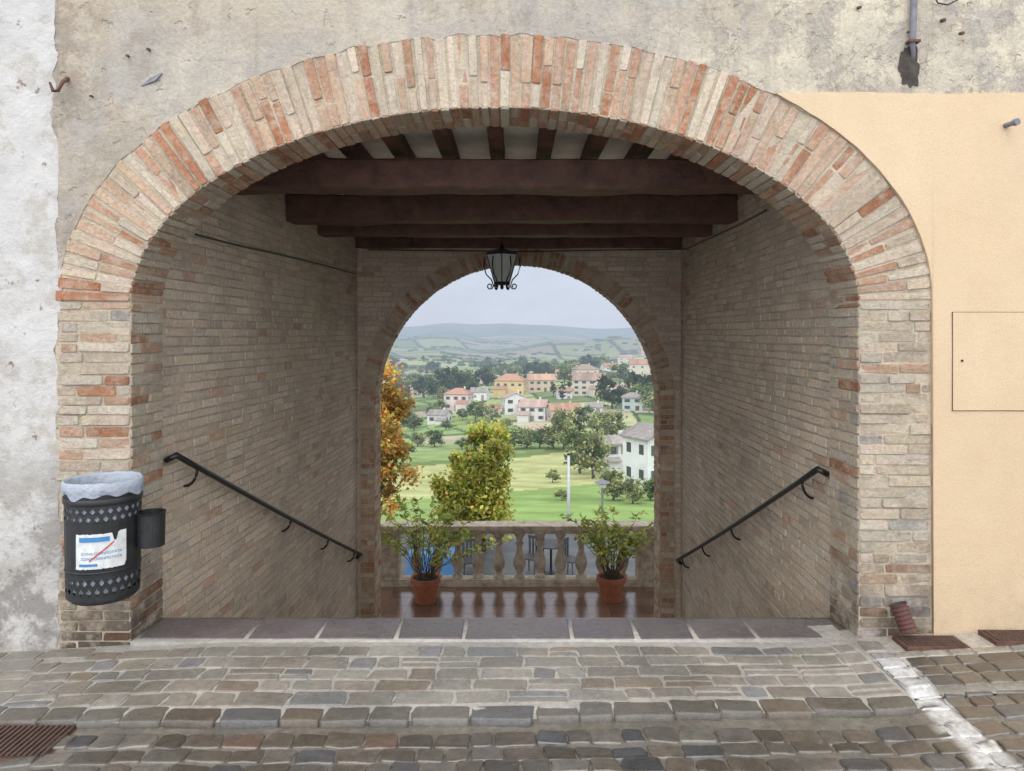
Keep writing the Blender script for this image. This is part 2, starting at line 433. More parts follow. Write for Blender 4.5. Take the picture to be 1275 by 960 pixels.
for side in (-1,1):
    mb=MB(); mo=MB()
    xi=XC+side*A; xo=xi+side*TH
    lo,hi=min(xi,xo),max(xi,xo)
    z0=-.12 if side<0 else -.05
    brick_wall(mb,(0,YF+.004,0),(1,0,0),(0,0,1),(0,-1,0),z0,SPR,lambda v:[(lo+(R.uniform(-.008,.02) if side<0 else 0),hi-(R.uniform(-.008,.02) if side>0 else 0))],.0555,.26,piercol,.014,.0045,.003,.005)
    brick_wall(mb,(xi,0,0),(0,1,0),(0,0,1),(-side,0,0),z0,SPR,lambda v:[(YF-.008,YF+DEP-.002)],.0555,.25,lambda:tuple(x*.95 for x in piercol()),.008,.0045,.002,.005)
    sheet(mo,(0,YF-.003,0),(1,0,0),(0,0,1),lo-(.012 if side<0 else 0),hi+(.012 if side>0 else 0),z0,SPR)
    sheet(mo,(xi,0,0),(0,1,0),(0,0,1),YF-.003,YF+DEP,z0,SPR)
    p=mb.build('brick_pier',M['brick'],bld); p['label']='brick pier at the %s foot of the front arch'%('left' if side<0 else 'right')
    mo.build('mortar_bed',M['mortar'],p)
oc=[arch.off(arch.tot*i/400,TH-.004) for i in range(401)]
def outer_z(x):
    best=None
    for i in range(400):
        a,b=oc[i],oc[i+1]
        if (a[0]-x)*(b[0]-x)<=0 and abs(a[0]-b[0])>1e-7:
            z=a[1]+(b[1]-a[1])*(x-a[0])/(b[0]-a[0]); best=z if best is None else max(best,z)
    return best
XL,XR=XC-A-TH+.004,XC+A+TH-.004
ZT=5.2
def cols(xs,bot,top,yf,rows,wob=0.0):
    mb=MB(); mb.smooth=True; ids=[]
    for x in xs:
        b=bot(x);t=top(x); col=[]
        for j in range(rows+1):
            z=b+(t-b)*(j/rows)
            e=min(1,(z-b)/.08,1)
            y=yf+wob*(nz(x,0,z,1.7)+.5*nz(x,5,z,5))*(.3+.7*e)
            col.append(mb.vert((x,y,z)))
        ids.append(col)
    for i in range(len(xs)-1):
        for j in range(rows): mb.f.append([ids[i][j],ids[i+1][j],ids[i+1][j+1],ids[i][j+1]])
    return mb,ids
def lin(a,b,n): return [a+(b-a)*i/n for i in range(n+1)]
mb1,_=cols(lin(-6,XL,50),lambda x:-.2,lambda x:ZT,YF-.002,90,.012)
fw=mb1.build('plaster_wall',M['plaster'],bld); fw['label']='old beige plaster to the left of the arch'
mb2,_=cols(lin(XL,XR,260),lambda x:(outer_z(x) or SPR)+nz(x,2,0,9)*.022,lambda x:ZT,YF-.007,60,.010)
fw=mb2.build('plaster_wall',M['plaster'],bld); fw['label']='old cracked beige plaster above the arch'
mb3,_=cols(lin(XR,6,50),lambda x:-.1,lambda x:ZT,YF-.002,90,.010)
fw=mb3.build('plaster_wall',M['plaster'],bld); fw['label']='pale cracked plaster at the upper right'
ZY=2.848
x0=None
for i in range(400):
    if oc[i][1]>ZY and oc[i+1][1]<=ZY: x0=oc[i+1][0]
def ybot(x):
    z=outer_z(x) if x<XR-.002 else None
    return (z+.004+.006*nz(x,0,0,12)) if z is not None else .03
xs=lin(x0,XR-.003,90)
def slab(xs,bot,top,y,back,mat,name,rows=30,wob=.003):
    mb,ids=cols(xs,bot,top,y,rows,wob)
    def rim(seq):
        prev=None
        for i in seq:
            x_,y_,z_=mb.v[i]; q=(mb.vert((x_,y_,z_)),mb.vert((x_,back,z_)))
            if prev: mb.f.append([prev[0],q[0],q[1],prev[1]])
            prev=q
    rim([c[-1] for c in ids]); rim([c[0] for c in ids]); rim(ids[0]); rim(ids[-1])
    return mb.build(name,mat,bld,smooth=False)
ys=slab(xs+[XR+.004]+lin(XR+.02,6,60),ybot,lambda x:ZY+.012*nz(x,0,0,2)+.005*nz(x,0,0,9),YF-.022,YF+.02,M['yellow'],'ochre_render',40,.003)
def ragx(z): return -2.365+.03*nz(0,z,0,3)+.025*nz(3,z,0,11)+.012*nz(3,z,0,30)-.02*max(0,min(1,(z-2.6)*2))
mb=MB(); mb.smooth=True; zs=lin(-.2,ZT,300); G=[]
for z in zs:
    r=ragx(z); row=[]
    for k in range(41):
        x=-6+(r+6)*(k/40)**.6
        row.append(mb.vert((x,YF-.012+.007*nz(x,0,z,2)+(.008 if k==40 else 0),z)))
    G.append(row)
for j in range(300):
    for k in range(40): mb.f.append([G[j][k],G[j][k+1],G[j+1][k+1],G[j+1][k]])
mb.build('white_plaster',M['white'],bld)
hp=MB()
hx0,hx1=(1187-HX)/F*3.87,(1275-HX)/F*3.87+.03; hz0,hz1=EYE-(511-HY)/F*3.87,EYE-(389-HY)/F*3.87
hp.box(hx0,hx1,YF-.0285,YF-.024,hz0,hz1)
h=hp.build('hatch_panel',M['yellow'],bld); h['label']='square meter hatch cover painted over in ochre'
gp=MB(); t_=.003
gp.box(hx0-t_,hx1+t_,YF-.0265,YF-.0245,hz0-t_,hz1+t_)
gp.build('panel_joint',M['rust'],h)
lk=MB(); lk.tube([(hx0+.045,YF-.029,EYE-(449-HY)/F*3.87),(hx0+.045,YF-.035,EYE-(449-HY)/F*3.87)],.006,10); lk.build('lock',M['iron'],h)
YB=YF+DEP; YR=8.80; ZC=2.95
pL0=Vector((-2.03,YB,0)); pL1=Vector((-1.83,YR,0)); pR0=Vector((1.87,YB,0)); pR1=Vector((1.99,YR,0))
mb=MB(); K=120
for i in range(K):
    a,b=arch.p(arch.tot*i/K),arch.p(arch.tot*(i+1)/K)
    mb.quad((a[0],YB,a[1]),(b[0],YB,b[1]),(b[0],YB,ZC+.3),(a[0],YB,ZC+.3))
mb.quad((-2.4,YB,-.3),(XC-A,YB,-.3),(XC-A,YB,ZC+.3),(-2.4,YB,ZC+.3)); mb.quad((XC+A,YB,-.3),(2.4,YB,-.3),(2.4,YB,ZC+.3),(XC+A,YB,ZC+.3))
mb.build('arch_back_wall',M['mortar_in'],bld)
for nm,p0,p1,sd in (('left',pL0,pL1,1),('right',pR0,pR1,-1)):
    U=(p1-p0); L=U.length; U.normalize(); Nn=Vector((U.y,-U.x,0))*sd
    if Nn.x*sd<0: Nn=-Nn
    mb=MB(); mo=MB()
    brick_wall(mb,p0,U,(0,0,1),Nn,-2.3,ZC,lambda v:[(.0,L)],.056,.23,incol,.008,.004,.0025)
    sheet(mo,p0+Nn*.001,U,(0,0,1),-.0,L+.02,-2.3,ZC+.02)
    p=mb.build('passage_wall',M['brick_in'],bld); p['label']='%s brick side wall of the passage'%nm
    mo.build('mortar_bed',M['mortar_in'],p)
RX=.06; RR=1.68; RS=.75; RTH=.17
ra=Arch(RX,RS,RR,RR,2.0)
def redcol():
    r=R.random(); c=(.38,.20,.12) if r<.3 else ((.44,.31,.21) if r<.8 else (.50,.41,.31)); return vary(c,.75,1.1)
f,mo=make_ring(ra,YR,RTH,.35,.062,redcol,.1,.012)
rr=f.build('rear_arch_ring',M['brick_in'],bld); mo.build('mortar_bed',M['mortar_in'],rr)
def riv(v):
    ro=RR+RTH+.01
    dx=ro if v<RS else (math.sqrt(max(0,ro*ro-(v-RS)**2)) if v<RS+ro else 0)
    a,b=-1.86,2.02
    if dx==0: return [(a,b)]
    o=[]
    if RX-dx>a+.02: o.append((a,RX-dx))
    if RX+dx<b-.02: o.append((RX+dx,b))
    return o
mb=MB(); brick_wall(mb,(0,YR+.002,0),(1,0,0),(0,0,1),(0,-1,0),-2.3,ZC,riv,.058,.24,incol,.008,.004,.002)
rw=mb.build('rear_wall',M['brick_in'],bld)
mo=MB(); ro=RR+RTH
prev=None
for x in lin(-2.2,2.3,220):
    zb=RS+math.sqrt(max(0,ro*ro-(x-RX)**2)) if abs(x-RX)<ro else -2.4
    if prev and not (prev[1]==-2.4 and zb!=-2.4): mo.quad((prev[0],YR+.001,prev[1]),(x,YR+.001,zb),(x,YR+.001,4),(prev[0],YR+.001,4))
    prev=(x,zb)
mo.build('mortar_bed',M['mortar_in'],rw)
for side in (-1,1):
    xi=RX+side*RR; xo=xi+side*RTH; lo,hi=min(xi,xo),max(xi,xo)
    mb=MB(); mo=MB()
    brick_wall(mb,(0,YR+.002,0),(1,0,0),(0,0,1),(0,-1,0),-2.3,RS,lambda v:[(lo,hi)],.06,.26,redcol,.012,.005,.003)
    brick_wall(mb,(xi,0,0),(0,1,0),(0,0,1),(-side,0,0),-2.3,RS,lambda v:[(YR-.006,YR+.35)],.06,.2,redcol,.010,.005,.003)
    sheet(mo,(0,YR,0),(1,0,0),(0,0,1),lo,hi,-2.4,RS); sheet(mo,(xi,0,0),(0,1,0),(0,0,1),YR,YR+.35,-2.4,RS)
    p=mb.build('rear_jamb',M['brick_in'],bld); p['label']='reddish brick jamb on the %s of the rear arch'%('left' if side<0 else 'right'); mo.build('mortar_bed',M['mortar_in'],p)
mo=MB(); K=120
for i in range(K):
    a,b=ra.p(ra.tot*i/K),ra.p(ra.tot*(i+1)/K)
    mo.quad((a[0],YR+.35,a[1]),(b[0],YR+.35,b[1]),(b[0],YR+.35,5),(a[0],YR+.35,5))
for a,b in ((-6,RX-RR),(RX+RR,6)): mo.quad((a,YR+.35,-5),(b,YR+.35,-5),(b,YR+.35,5),(a,YR+.35,5))
mo.build('terrace_side_wall',M['mortar'],bld)
mb=MB(); mb.quad((-2.3,YF+.02,ZC),(2.3,YF+.02,ZC),(2.3,YR+.01,ZC),(-2.3,YR+.01,ZC))
ce=mb.build('ceiling',M['ceiling'],bld)
def timber(x0,x1,y0,y1,z0,z1,name,along='x'):
    mb=MB(); n=40; rings=[]
    for i in range(n+1):
        t=i/n
        if along=='x': c=(x0+(x1-x0)*t,(y0+y1)/2,(z0+z1)/2); h1,h2=(y1-y0)/2,(z1-z0)/2
        else: c=((x0+x1)/2,y0+(y1-y0)*t,(z0+z1)/2); h1,h2=(x1-x0)/2,(z1-z0)/2
        r=[]
        for k,(a,d_) in enumerate(((-1,-.85),(-.85,-1),(.85,-1),(1,-.85),(1,.85),(.85,1),(-.85,1),(-1,.85))):
            j=1+.10*nz(c[0]*3,c[1]*3+k,c[2]); jj=.012*nz(c[0]*1.5+9,c[1],z0*7)+.004*nz(c[0]*9,k,1)
            if along=='x': p=(c[0],c[1]+a*h1*j,c[2]+d_*h2*j+jj)
            else: p=(c[0]+a*h1*j+jj,c[1],c[2]+d_*h2*j)
            r.append(mb.vert(p))
        rings.append(r)
    for i in range(n):
        for k in range(8):
            m=(k+1)%8; mb.f.append([rings[i][k],rings[i][m],rings[i+1][m],rings[i+1][k]])
    mb.f.append(rings[0]); mb.f.append(rings[-1][::-1])
    return mb.build(name,M['dark_wood'],bld)
timber(-2.1,2.0,4.95,5.22,2.565,2.765,'ceiling_beam','x')
timber(-1.99,1.96,6.35,6.62,2.56,2.785,'ceiling_beam','x')
timber(-1.90,1.97,7.25,7.48,2.555,2.77,'ceiling_beam','x')
for k in range(12):
    px=487+65.0*(k-3); x=(px-HX)/F*4.8
    if -2<x<1.95: timber(x-.048,x+.048,YB+.01,YR-.01,2.83,ZC-.004,'joist','y')
timber(-1.85,1.98,YR-.10,YR-.005,2.60,2.72,'wall_plate','x')
# ------------------------------------------------------------------ ground
def gz(x,y=0): return .06*max(0,x-1.5)-.05*max(0,-x-1.5)
def inline(x,y):
    c=1.83-.02*(3.66-y); return c-.066+.006*nz(0,y,0,16)<x<c+.066+.006*nz(4,y,0,16) and y<3.66
def paint(x,y,c):
    if inline(x,y) and nz(x,y,8,16)+.5*nz(x,y,3,45)>-.46: k=.52+.14*nz(x,y,0,30); return (k,k,k*.98)
    return c
def cobcol():
    r=R.random(); c=(.10,.084,.066) if r<.45 else ((.125,.112,.095) if r<.8 else ((.072,.071,.072) if r<.96 else (.125,.082,.062)))
    return vary(c,.7,1.25)
def apcol():
    r=R.random(); c=(.235,.21,.175) if r<.4 else ((.27,.248,.215) if r<.78 else ((.195,.192,.187) if r<.96 else (.235,.19,.145)))
    return vary(c,.82,1.15)
def ground_grid(x0,x1,y0,y1,dx,dy,zf,cf,mb=None):
    mb=mb or MB(); mb.smooth=True; nx=int((x1-x0)/dx); ny=int((y1-y0)/dy); ids=[]
    for j in range(ny+1):
        row=[]
        for i in range(nx+1):
            x=x0+(x1-x0)*i/nx; y=y0+(y1-y0)*j/ny
            row.append(mb.vert((x,y,zf(x,y)),cf(x,y)))
        ids.append(row)
    for j in range(ny):
        for i in range(nx): mb.f.append([ids[j][i],ids[j][i+1],ids[j+1][i+1],ids[j+1][i]])
    return mb
def edge_y(x): return 3.10+.02*math.sin(x*1.3)+.03*max(0,x)+ (.10*max(0,-x-1.6))
def sz(x,y): return gz(x)-.030
mc=(.165,.148,.122)
st=ground_grid(-7,7,-10,1.4,.5,.5,lambda x,y:sz(x,y),lambda x,y:(.16,.14,.11))
ground_grid(-7,7,1.4,3.35,.03,.022,lambda x,y:sz(x,y)+.001*nz(x,y,0,9)+(.0 if y<3.3 else -.02),lambda x,y:paint(x,y,mc),st)
y=1.5; r=0
while y<3.45:
    hgt=R.uniform(.09,.115); x=-3.6+R.uniform(0,.1)
    while x<3.6:
        wd=R.uniform(.09,.17); yy=y+.025*math.sin(x*1.1)+.03*nz(x,r,0,1.3)
        if (yy+hgt<edge_y(x+wd/2)+.02) or x>1.74:
            st.stone(x+.004,x+wd-.004,yy+.004+R.uniform(0,.004),yy+hgt-.004-R.uniform(0,.004),sz,.007,cobcol(),.3,.008,paint,.007)
        x+=wd
    y+=hgt; r+=1
tag(st.build('street',M['cobble'],smooth=True),'wet brown cobbled street surface','street',kind='structure')
g_=ground_grid(-7,1.74,0,1,.05,.06,lambda x,y:0,lambda x,y:(.40,.38,.345))
nv=[]
for (x,v,_z) in g_.v:
    yy=edge_y(x)+.015+(4.05-edge_y(x))*v; nv.append((x,yy,gz(x)+.001*nz(x,yy,0,10)-(.012 if v==0 else 0)))
g_.v=nv; ap=g_
i0=len(ap.v)
for k in range(220):
    x=-7+(8.74)*k/219; e=edge_y(x)+.015; ap.vert((x,e,gz(x)-.012),(.15,.13,.11)); ap.vert((x,e-.005,gz(x)-.07),(.07,.06,.05))
    if k: ap.f.append([i0+2*k-2,i0+2*k,i0+2*k+1,i0+2*k-1])
x=-3.6
while x<1.70:
    wd=min(R.uniform(.14,.28),1.735-x); e=edge_y(x+wd/2)+R.uniform(-.006,.006)
    c=tuple(v*.55 for v in apcol())
    ap.stone(x+.004,x+wd-.004,e,e+.112,lambda X,Y:gz(X)-.004,.006,c,.28,.007,None,.008); x+=wd
k=0
for (a,b) in ((0.0,.20),(.20,.40),(.40,.59),(.59,.80),(.80,1.0)):
    x=-3.6+R.uniform(0,.1)
    while x<1.68:
        wd=min(R.uniform(.11,.27),1.725-x)
        if wd<.07: break
        e=edge_y(x+wd/2)+.118; top=3.81 if abs(x)<2.4 else 3.87
        ya=e+(top-e)*a+.020*nz(x,k,1,1.5); yb=e+(top-e)*b+.020*nz(x,k+1,1,1.5)
        if R.random()<.12 and wd>.14:
            ym=(ya+yb)/2
            for q0,q1 in ((ya,ym),(ym,yb)): ap.stone(x+.007,x+wd-.007,q0+.006,q1-.005,lambda X,Y:gz(X)+.001,.004,apcol(),.25,.006,None,.005)
        else: ap.stone(x+.007,x+wd-.007,ya+.006,yb-.006,lambda X,Y:gz(X)+.001,.004,apcol(),.2,.008,None,.005)
        x+=wd
    k+=1
tag(ap.build('pavement',M['apron'],smooth=True),'damp grey stone pavement in front of the archway','pavement',kind='structure')
rs_=ground_grid(1.745,7,3.30,4.0,.03,.03,lambda x,y:gz(x)-.005+(-.025 if y<3.32 else 0),lambda x,y:paint(x,y,(.38,.355,.315) if y>3.62 else mc))
x=1.76
while x<3.6:
    wd=R.uniform(.11,.19)
    rs_.stone(x+.006,x+wd-.006,3.63,3.695,lambda X,Y:gz(X)-.004,.005,tuple(v*1.2 for v in apcol()),.3)
    if not(1.88<x+wd/2<3.3): rs_.stone(x+.008,x+wd-.008,3.72,3.84,lambda X,Y:gz(X)-.004,.006,apcol(),.3)
    for (ya,yb) in ((3.34,3.435),(3.443,3.527),(3.535,3.62)):
        rs_.stone(x+.004,x+wd-.004,ya,yb,lambda X,Y:gz(X)-.004,.006,cobcol(),.3,.006,paint,.007)
    x+=wd
tag(rs_.build('pavement_strip',M['cobble'],smooth=True),'stone strip along the foot of the ochre wall','pavement',kind='structure')
th=MB(); th.smooth=True
th.box(XC-A+.012,XC+A-.012,3.87,4.20,-.2,.001,(.40,.375,.335))
pxs=[205,314,400,496,579,711,790,861,936,1042]
xs_=[(p-HX)/F*4.02 for p in pxs]; xs_[0]=XC-A+.03; xs_[-1]=XC+A-.03
for a,b in zip(xs_,xs_[1:]):
    k=R.uniform(.82,1.15); th.stone(a+.011,b-.011,3.905,4.175,lambda X,Y:.001,.006,(.135*k,.115*k,.115*k),.08,.005,None,.006)
tag(th.build('threshold',M['apron'],smooth=False),'row of dark purplish stones across the top of the steps','threshold',kind='structure')
sp_=MB(); n=13
for k in range(n):
    y0=4.20+k*(8.9-4.20)/n; y1=4.20+(k+1)*(8.9-4.20)/n+.03; z1=-.02-(k+1)*(2.09-.02)/n; sp_.box(-2.0,1.97,y0,y1,z1-.3,z1,(.38,.34,.28))
tag(sp_.build('steps',M['apron']),'stone steps going down through the passage','steps',kind='structure')
# ------------------------------------------------------------------ terrace
ZTf=-2.09; YBAL=11.0
te=MB()
te.box(-4.5,4.6,8.9,YBAL+.34,ZTf-.4,ZTf-.004,(.05,.04,.03))
y=8.92
while y<YBAL-.1:
    x=-4.4
    while x<4.5:
        k=R.uniform(.7,1.3); dz=R.uniform(0,.0008); te.box(x,x+.294,y,y+.294,ZTf-.01,ZTf+dz,(.15*k,.085*k,.06*k)); x+=.3
    y+=.3
tag(te.build('terrace_floor',M['terrace']),'wet brown tiled terrace floor','terrace',kind='structure')
bal=empty('balustrade',(0,YBAL,ZTf),'weathered stone balustrade along the far edge of the wet terrace','balustrade')
zt=EYE-(652-HY)/F*YBAL
mb=MB(); mb.box(-4.4,4.5,YBAL-.13,YBAL+.13,ZTf,ZTf+.07); mb.build('plinth',M['limestone'],bal)
mb=MB(); mb.box(-4.4,4.5,YBAL-.10,YBAL+.10,ZTf+.072,ZTf+.095); mb.build('base_moulding',M['limestone'],bal)
mb=MB(); mb.box(-4.4,4.5,YBAL-.16,YBAL+.16,zt-.065,zt); mb.build('handrail_stone',M['limestone'],bal)
mb=MB(); mb.box(-4.4,4.5,YBAL-.12,YBAL+.12,zt-.12,zt-.067); mb.build('rail_moulding',M['limestone'],bal)
bx0=[ (570+25.6*k-HX)/F*YBAL for k in range(-10,20)]
posts=[(487-HX)/F*YBAL,(803-HX)/F*YBAL,-4.2,4.3]
for x in posts:
    mb=MB(); mb.box(x-.13,x+.13,YBAL-.12,YBAL+.12,ZTf+.097,zt-.122); pd_=mb.build('pedestal',M['limestone'],bal)
    mb=MB(); mb.box(x-.085,x+.085,YBAL-.128,YBAL-.121,ZTf+.17,zt-.19); mb.build('raised_panel',M['limestone'],pd_)
pb=[(.078,.17),(.078,.21),(.05,.22),(.045,.25),(.065,.30),(.09,.37),(.093,.42),(.072,.50),(.047,.58),(.04,.66),(.06,.70),(.06,.72),(.042,.73),(.05,.79),(.075,.82),(.075,.88)]
hb=(zt-.12-ZTf)-.096
pb=[(r*1.0,.096+(z-.17)/.71*hb) for r,z in pb]
for x in bx0:
    if min(abs(x-p) for p in posts)<.22 or x<-4 or x>4.1: continue
    mb=MB(); mb.lathe((x,YBAL,ZTf),pb,14); mb.build('baluster',M['limestone'],bal,smooth=True)
def leafquad(mb,p,d,n,l,w_,col):
    d=Vector(d).normalized(); n=Vector(n); s_=d.cross(n)
    if s_.length<1e-4: s_=d.cross(Vector((1,0,0)))
    s_.normalize(); p=Vector(p); dn=d.cross(s_).normalized()*l*.12
    a=mb.vert(p,col); b=mb.vert(p+d*l*.45+s_*w_/2+dn,col); c=mb.vert(p+d*l,col); e=mb.vert(p+d*l*.45-s_*w_/2+dn,col)
    mb.f.append([a,b,c]); mb.f.append([a,c,e])
def potted(px,Y,label,spread,hgt,seed,lean=0):
    rr_=random.Random(seed); x=(px-HX)/F*Y
    t=empty('potted_shrub',(x,Y,ZTf),label,'potted plant')
    mb=MB(); mb.lathe((x,Y,ZTf+.005),[(0,0),(.135,0),(.18,.27),(.205,.27),(.205,.34),(.18,.34),(.175,.31),(0,.31)],24); pot=mb.build('pot',M['clay'],t)
    mb=MB(); mb.lathe((x,Y,ZTf),[(.173,.322),(0,.332)],16); mb.build('soil',M['soil'],pot)
    st_=MB(); lf=MB()
    for s in range(34):
        a=rr_.uniform(0,6.28); e=rr_.uniform(.1,1)**.7*spread; H=hgt*rr_.uniform(.45,1.0)*(1-.2*e/spread)
        p0=Vector((x+.07*math.cos(a),Y+.07*math.sin(a),ZTf+.32)); pts=[]
        for k in range(9):
            u=k/8; pts.append(p0+Vector((math.cos(a)*e*u**1.3+lean*u+.03*rr_.uniform(-1,1),math.sin(a)*e*.35*u**1.5,H*(u-.22*u**3)+.02*rr_.uniform(-1,1))))
        st_.tube(pts,[.006*(1-.7*k/8) for k in range(9)],5)
        for k in range(4,9):
            for q in range(3 if k<7 else 6):
                p=pts[k-1].lerp(pts[k],rr_.random()); b=rr_.uniform(.6,1.3)
                yl=rr_.random(); col=(.42*b,.48*b,.10*b) if yl<.6 else ((.56*b,.54*b,.13*b) if yl<.85 else (.22*b,.32*b,.07*b))
                dd=(rr_.uniform(-1,1),rr_.uniform(-1,1),rr_.uniform(-.6,.6)); leafquad(lf,p,dd,(rr_.uniform(-1,1),rr_.uniform(-1,1),1),rr_.uniform(.07,.13),rr_.uniform(.035,.055),col)
    st_.build('stems',M['bark'],t); lf.build('leaves',M['leaf'],t)
potted(530,10.25,'leafy shrub in a terracotta pot at the left of the terrace balustrade',.92,1.62,3,.03)
potted(761,10.30,'leafy shrub in a terracotta pot at the right of the terrace balustrade',.68,1.45,5,0)
# ------------------------------------------------------------------ terrain
PR=[(24,651),(30,697),(45,672),(60,650),(80,634),(100,618),(150,590),(220,556),(300,528),(380,508),(500,492),(700,476),(1000,463),(1500,451),(2500,438),(4000,428),(6000,419),(9000,410),(14000,406),(20000,406)]
def rowY(Y):
    Y=max(24,min(20000,Y)); l=math.log(Y)
    for (a,ra_),(b,rb) in zip(PR,PR[1:]):
        if Y<=b: t=(l-math.log(a))/(math.log(b)-math.log(a)); return ra_+(rb-ra_)*t
    return 404
def Yrow(row):
    for (a,ra_),(b,rb) in zip(PR[3:],PR[4:]):
        if row>=rb: t=(row-ra_)/(rb-ra_); return math.exp(math.log(a)+t*(math.log(b)-math.log(a)))
    return 9000
AM=[(24,0),(60,.3),(150,.8),(300,1.4),(700,4),(1500,18),(3000,45),(6000,95),(12000,150)]
def amp(Y):
    for (a,x),(b,y_) in zip(AM,AM[1:]):
        if Y<=b: return x+(y_-x)*max(0,(Y-a))/(b-a)
    return 150
def tz(x,y):
    z=EYE-(rowY(y)-HY)/F*y
    s=1/(40+y*.16); z+=amp(y)*(noise.noise(Vector((x*s,y*s*.6,1.3)))+.5*noise.noise(Vector((x*s*2.3,y*s*1.4,5))))
    z+=60*math.exp(-((x-330)/260)**2-((y-2800)/350)**2)+40*math.exp(-((x+420)/300)**2-((y-3600)/400)**2)
    k=max(0,min(1,(y-130)/170))*max(0,min(1,(1400-y)/500)); z+=k*max(-.17,min(.17,x/y))*y*.06
    return z
def rnd2(i,j,k=0): return (math.sin(i*127.1+j*311.7+k*74.7)*43758.5453)%1
PAL=[(.24,.32,.11),(.18,.26,.09),(.31,.35,.16),(.34,.35,.20),(.13,.18,.075),(.28,.25,.19),(.20,.29,.11),(.37,.35,.24)]
def fcol(x,y):
    n1=noise.noise(Vector((x*.02,y*.02,0))); n2=noise.noise(Vector((x*.12,y*.12,4)))
    if y<245:
        row=rowY(y)+.13*(F*x/y)*.6
        if row>610: c=(.19,.28,.09)
        elif row>570: c=(.36,.38,.17)
        elif row>564: c=(.13,.18,.06)
        elif row>548: c=(.22,.30,.11)
        else: c=(.28,.35,.15)
        q=x-.16*(y-60)
        if 15<q and row>560: c=(.18,.28,.08)
        if 17<q<20 and 70<y<240: c=(.33,.32,.30)
        st=math.sin((x*.8+y*1.0)*.55); k=1+.10*st*(1 if 570<row<610 else .3)+.28*n1+.22*n2
        return tuple(v*k for v in c)
    u=math.log(y)*7.5; v=x/y*22
    u+=.5*noise.noise(Vector((v*.5,u*.5,2))); v+=.7*noise.noise(Vector((v*.4,u*.4,7)))+.35*u
    i,j=math.floor(u),math.floor(v*.6); fu=u-i; fv=v*.6-j
    c=PAL[int(rnd2(i,j)*8)%8]
    if min(fu,1-fu)<.06 or min(fv,1-fv)<.04: c=(.06,.09,.04)
    k=.85+.3*rnd2(i,j,3)+.12*n1+.12*n2
    if y>1800: c=tuple(a*.72 for a in c)
    return tuple(a*k for a in c)
mb=MB(); mb.smooth=True
angs=lin(-60,-15,40)[:-1]+lin(-15,15,300)+lin(15,60,40)[1:]
rs=[23.5]
while rs[-1]<18000: rs.append(rs[-1]*1.021)
ids=[]
for y in rs:
    row=[]
    for a in angs:
        x=y*math.tan(math.radians(a)); row.append(mb.vert((x,y,tz(x,y)),fcol(x,y)))
    ids.append(row)
for j in range(len(rs)-1):
    for i in range(len(angs)-1): mb.f.append([ids[j][i],ids[j][i+1],ids[j+1][i+1],ids[j+1][i]])
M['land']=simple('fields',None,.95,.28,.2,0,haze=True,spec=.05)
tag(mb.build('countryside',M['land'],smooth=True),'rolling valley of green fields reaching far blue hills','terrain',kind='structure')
mb=MB(); mb.box(-30,30,YBAL+.37,24.2,-5.2,-4.5); mb.quad((-30,24.2,-4.5),(30,24.2,-4.5),(30,24.2,-14),(-30,24.2,-14)); mb.quad((-4.5,YBAL+.345,ZTf-.1),(4.6,YBAL+.345,ZTf-.1),(4.6,YBAL+.345,-5),(-4.5,YBAL+.345,-5))
tag(mb.build('lower_terrace',M['asphalt']),'lower wet paved terrace beyond the balustrade','terrace',kind='structure')
# ------------------------------------------------------------------ trees
def crown(seed,rad,h,n,ls,pal,shape,nc=26,core=True,loose=1.0):
    rr_=random.Random(seed); mb=MB(); cl=[]
    if shape=='spiky':
        # several upright leaders of different height, foliage strung along them
        for q in range(9):
            a=rr_.uniform(0,6.28); e=rad*(.12+.88*q/8)*rr_.uniform(.8,1); H=h*(1.0-.50*(q/8)**1.2)*rr_.uniform(.88,1.0)
            for k in range(nc//9):
                u=(k+rr_.random())/(nc//9); wd=(1-u)**.8
                cl.append((Vector((math.cos(a)*e*(.55+.45*u)+rr_.uniform(-1,1)*.34*wd*rad*.6,math.sin(a)*e*(.55+.45*u)+rr_.uniform(-1,1)*.34*wd*rad*.6,H*(.02+.98*u))),rr_.uniform(.5,1.4),rad*(.10+.17*wd)*rr_.uniform(.8,1.25)))
    else:
      for i in range(nc):
        while True:
            p=Vector((rr_.uniform(-1,1),rr_.uniform(-1,1),rr_.uniform(-1,1)))
            if p.length<1: break
        p=p*(.55+.4*rr_.random())/max(.35,p.length)*p.length**.35
        zz=(p.z+1)/2
        if shape=='column': k=.55+.45*math.sin(math.pi*min(1,zz*1.1))
        else: k=1-.25*zz
        cl.append((Vector((p.x*rad*k,p.y*rad*k,zz*h)),rr_.uniform(.5,1.4),rad*rr_.uniform(.22,.42)*(k*.6+.4)*loose))
    for i in range(n):
        c,b,cr=rr_.choice(cl)
        q=Vector((rr_.gauss(0,1),rr_.gauss(0,1),rr_.gauss(0,.9))); q=q.normalized()*cr*rr_.uniform(.2,1.25)
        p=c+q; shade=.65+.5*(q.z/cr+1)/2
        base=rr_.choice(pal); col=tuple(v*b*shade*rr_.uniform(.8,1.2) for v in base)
        leafquad(mb,p,(rr_.uniform(-1,1),rr_.uniform(-1,1),rr_.uniform(-1,.6)),(rr_.uniform(-1,1),rr_.uniform(-1,1),rr_.uniform(-1,1)),ls*rr_.uniform(.7,1.3),ls*.75,col)
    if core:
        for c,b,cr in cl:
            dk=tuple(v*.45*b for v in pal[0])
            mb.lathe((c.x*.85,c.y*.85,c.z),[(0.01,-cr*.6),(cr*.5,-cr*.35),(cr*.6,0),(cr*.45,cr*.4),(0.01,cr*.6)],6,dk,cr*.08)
    return mb,cl
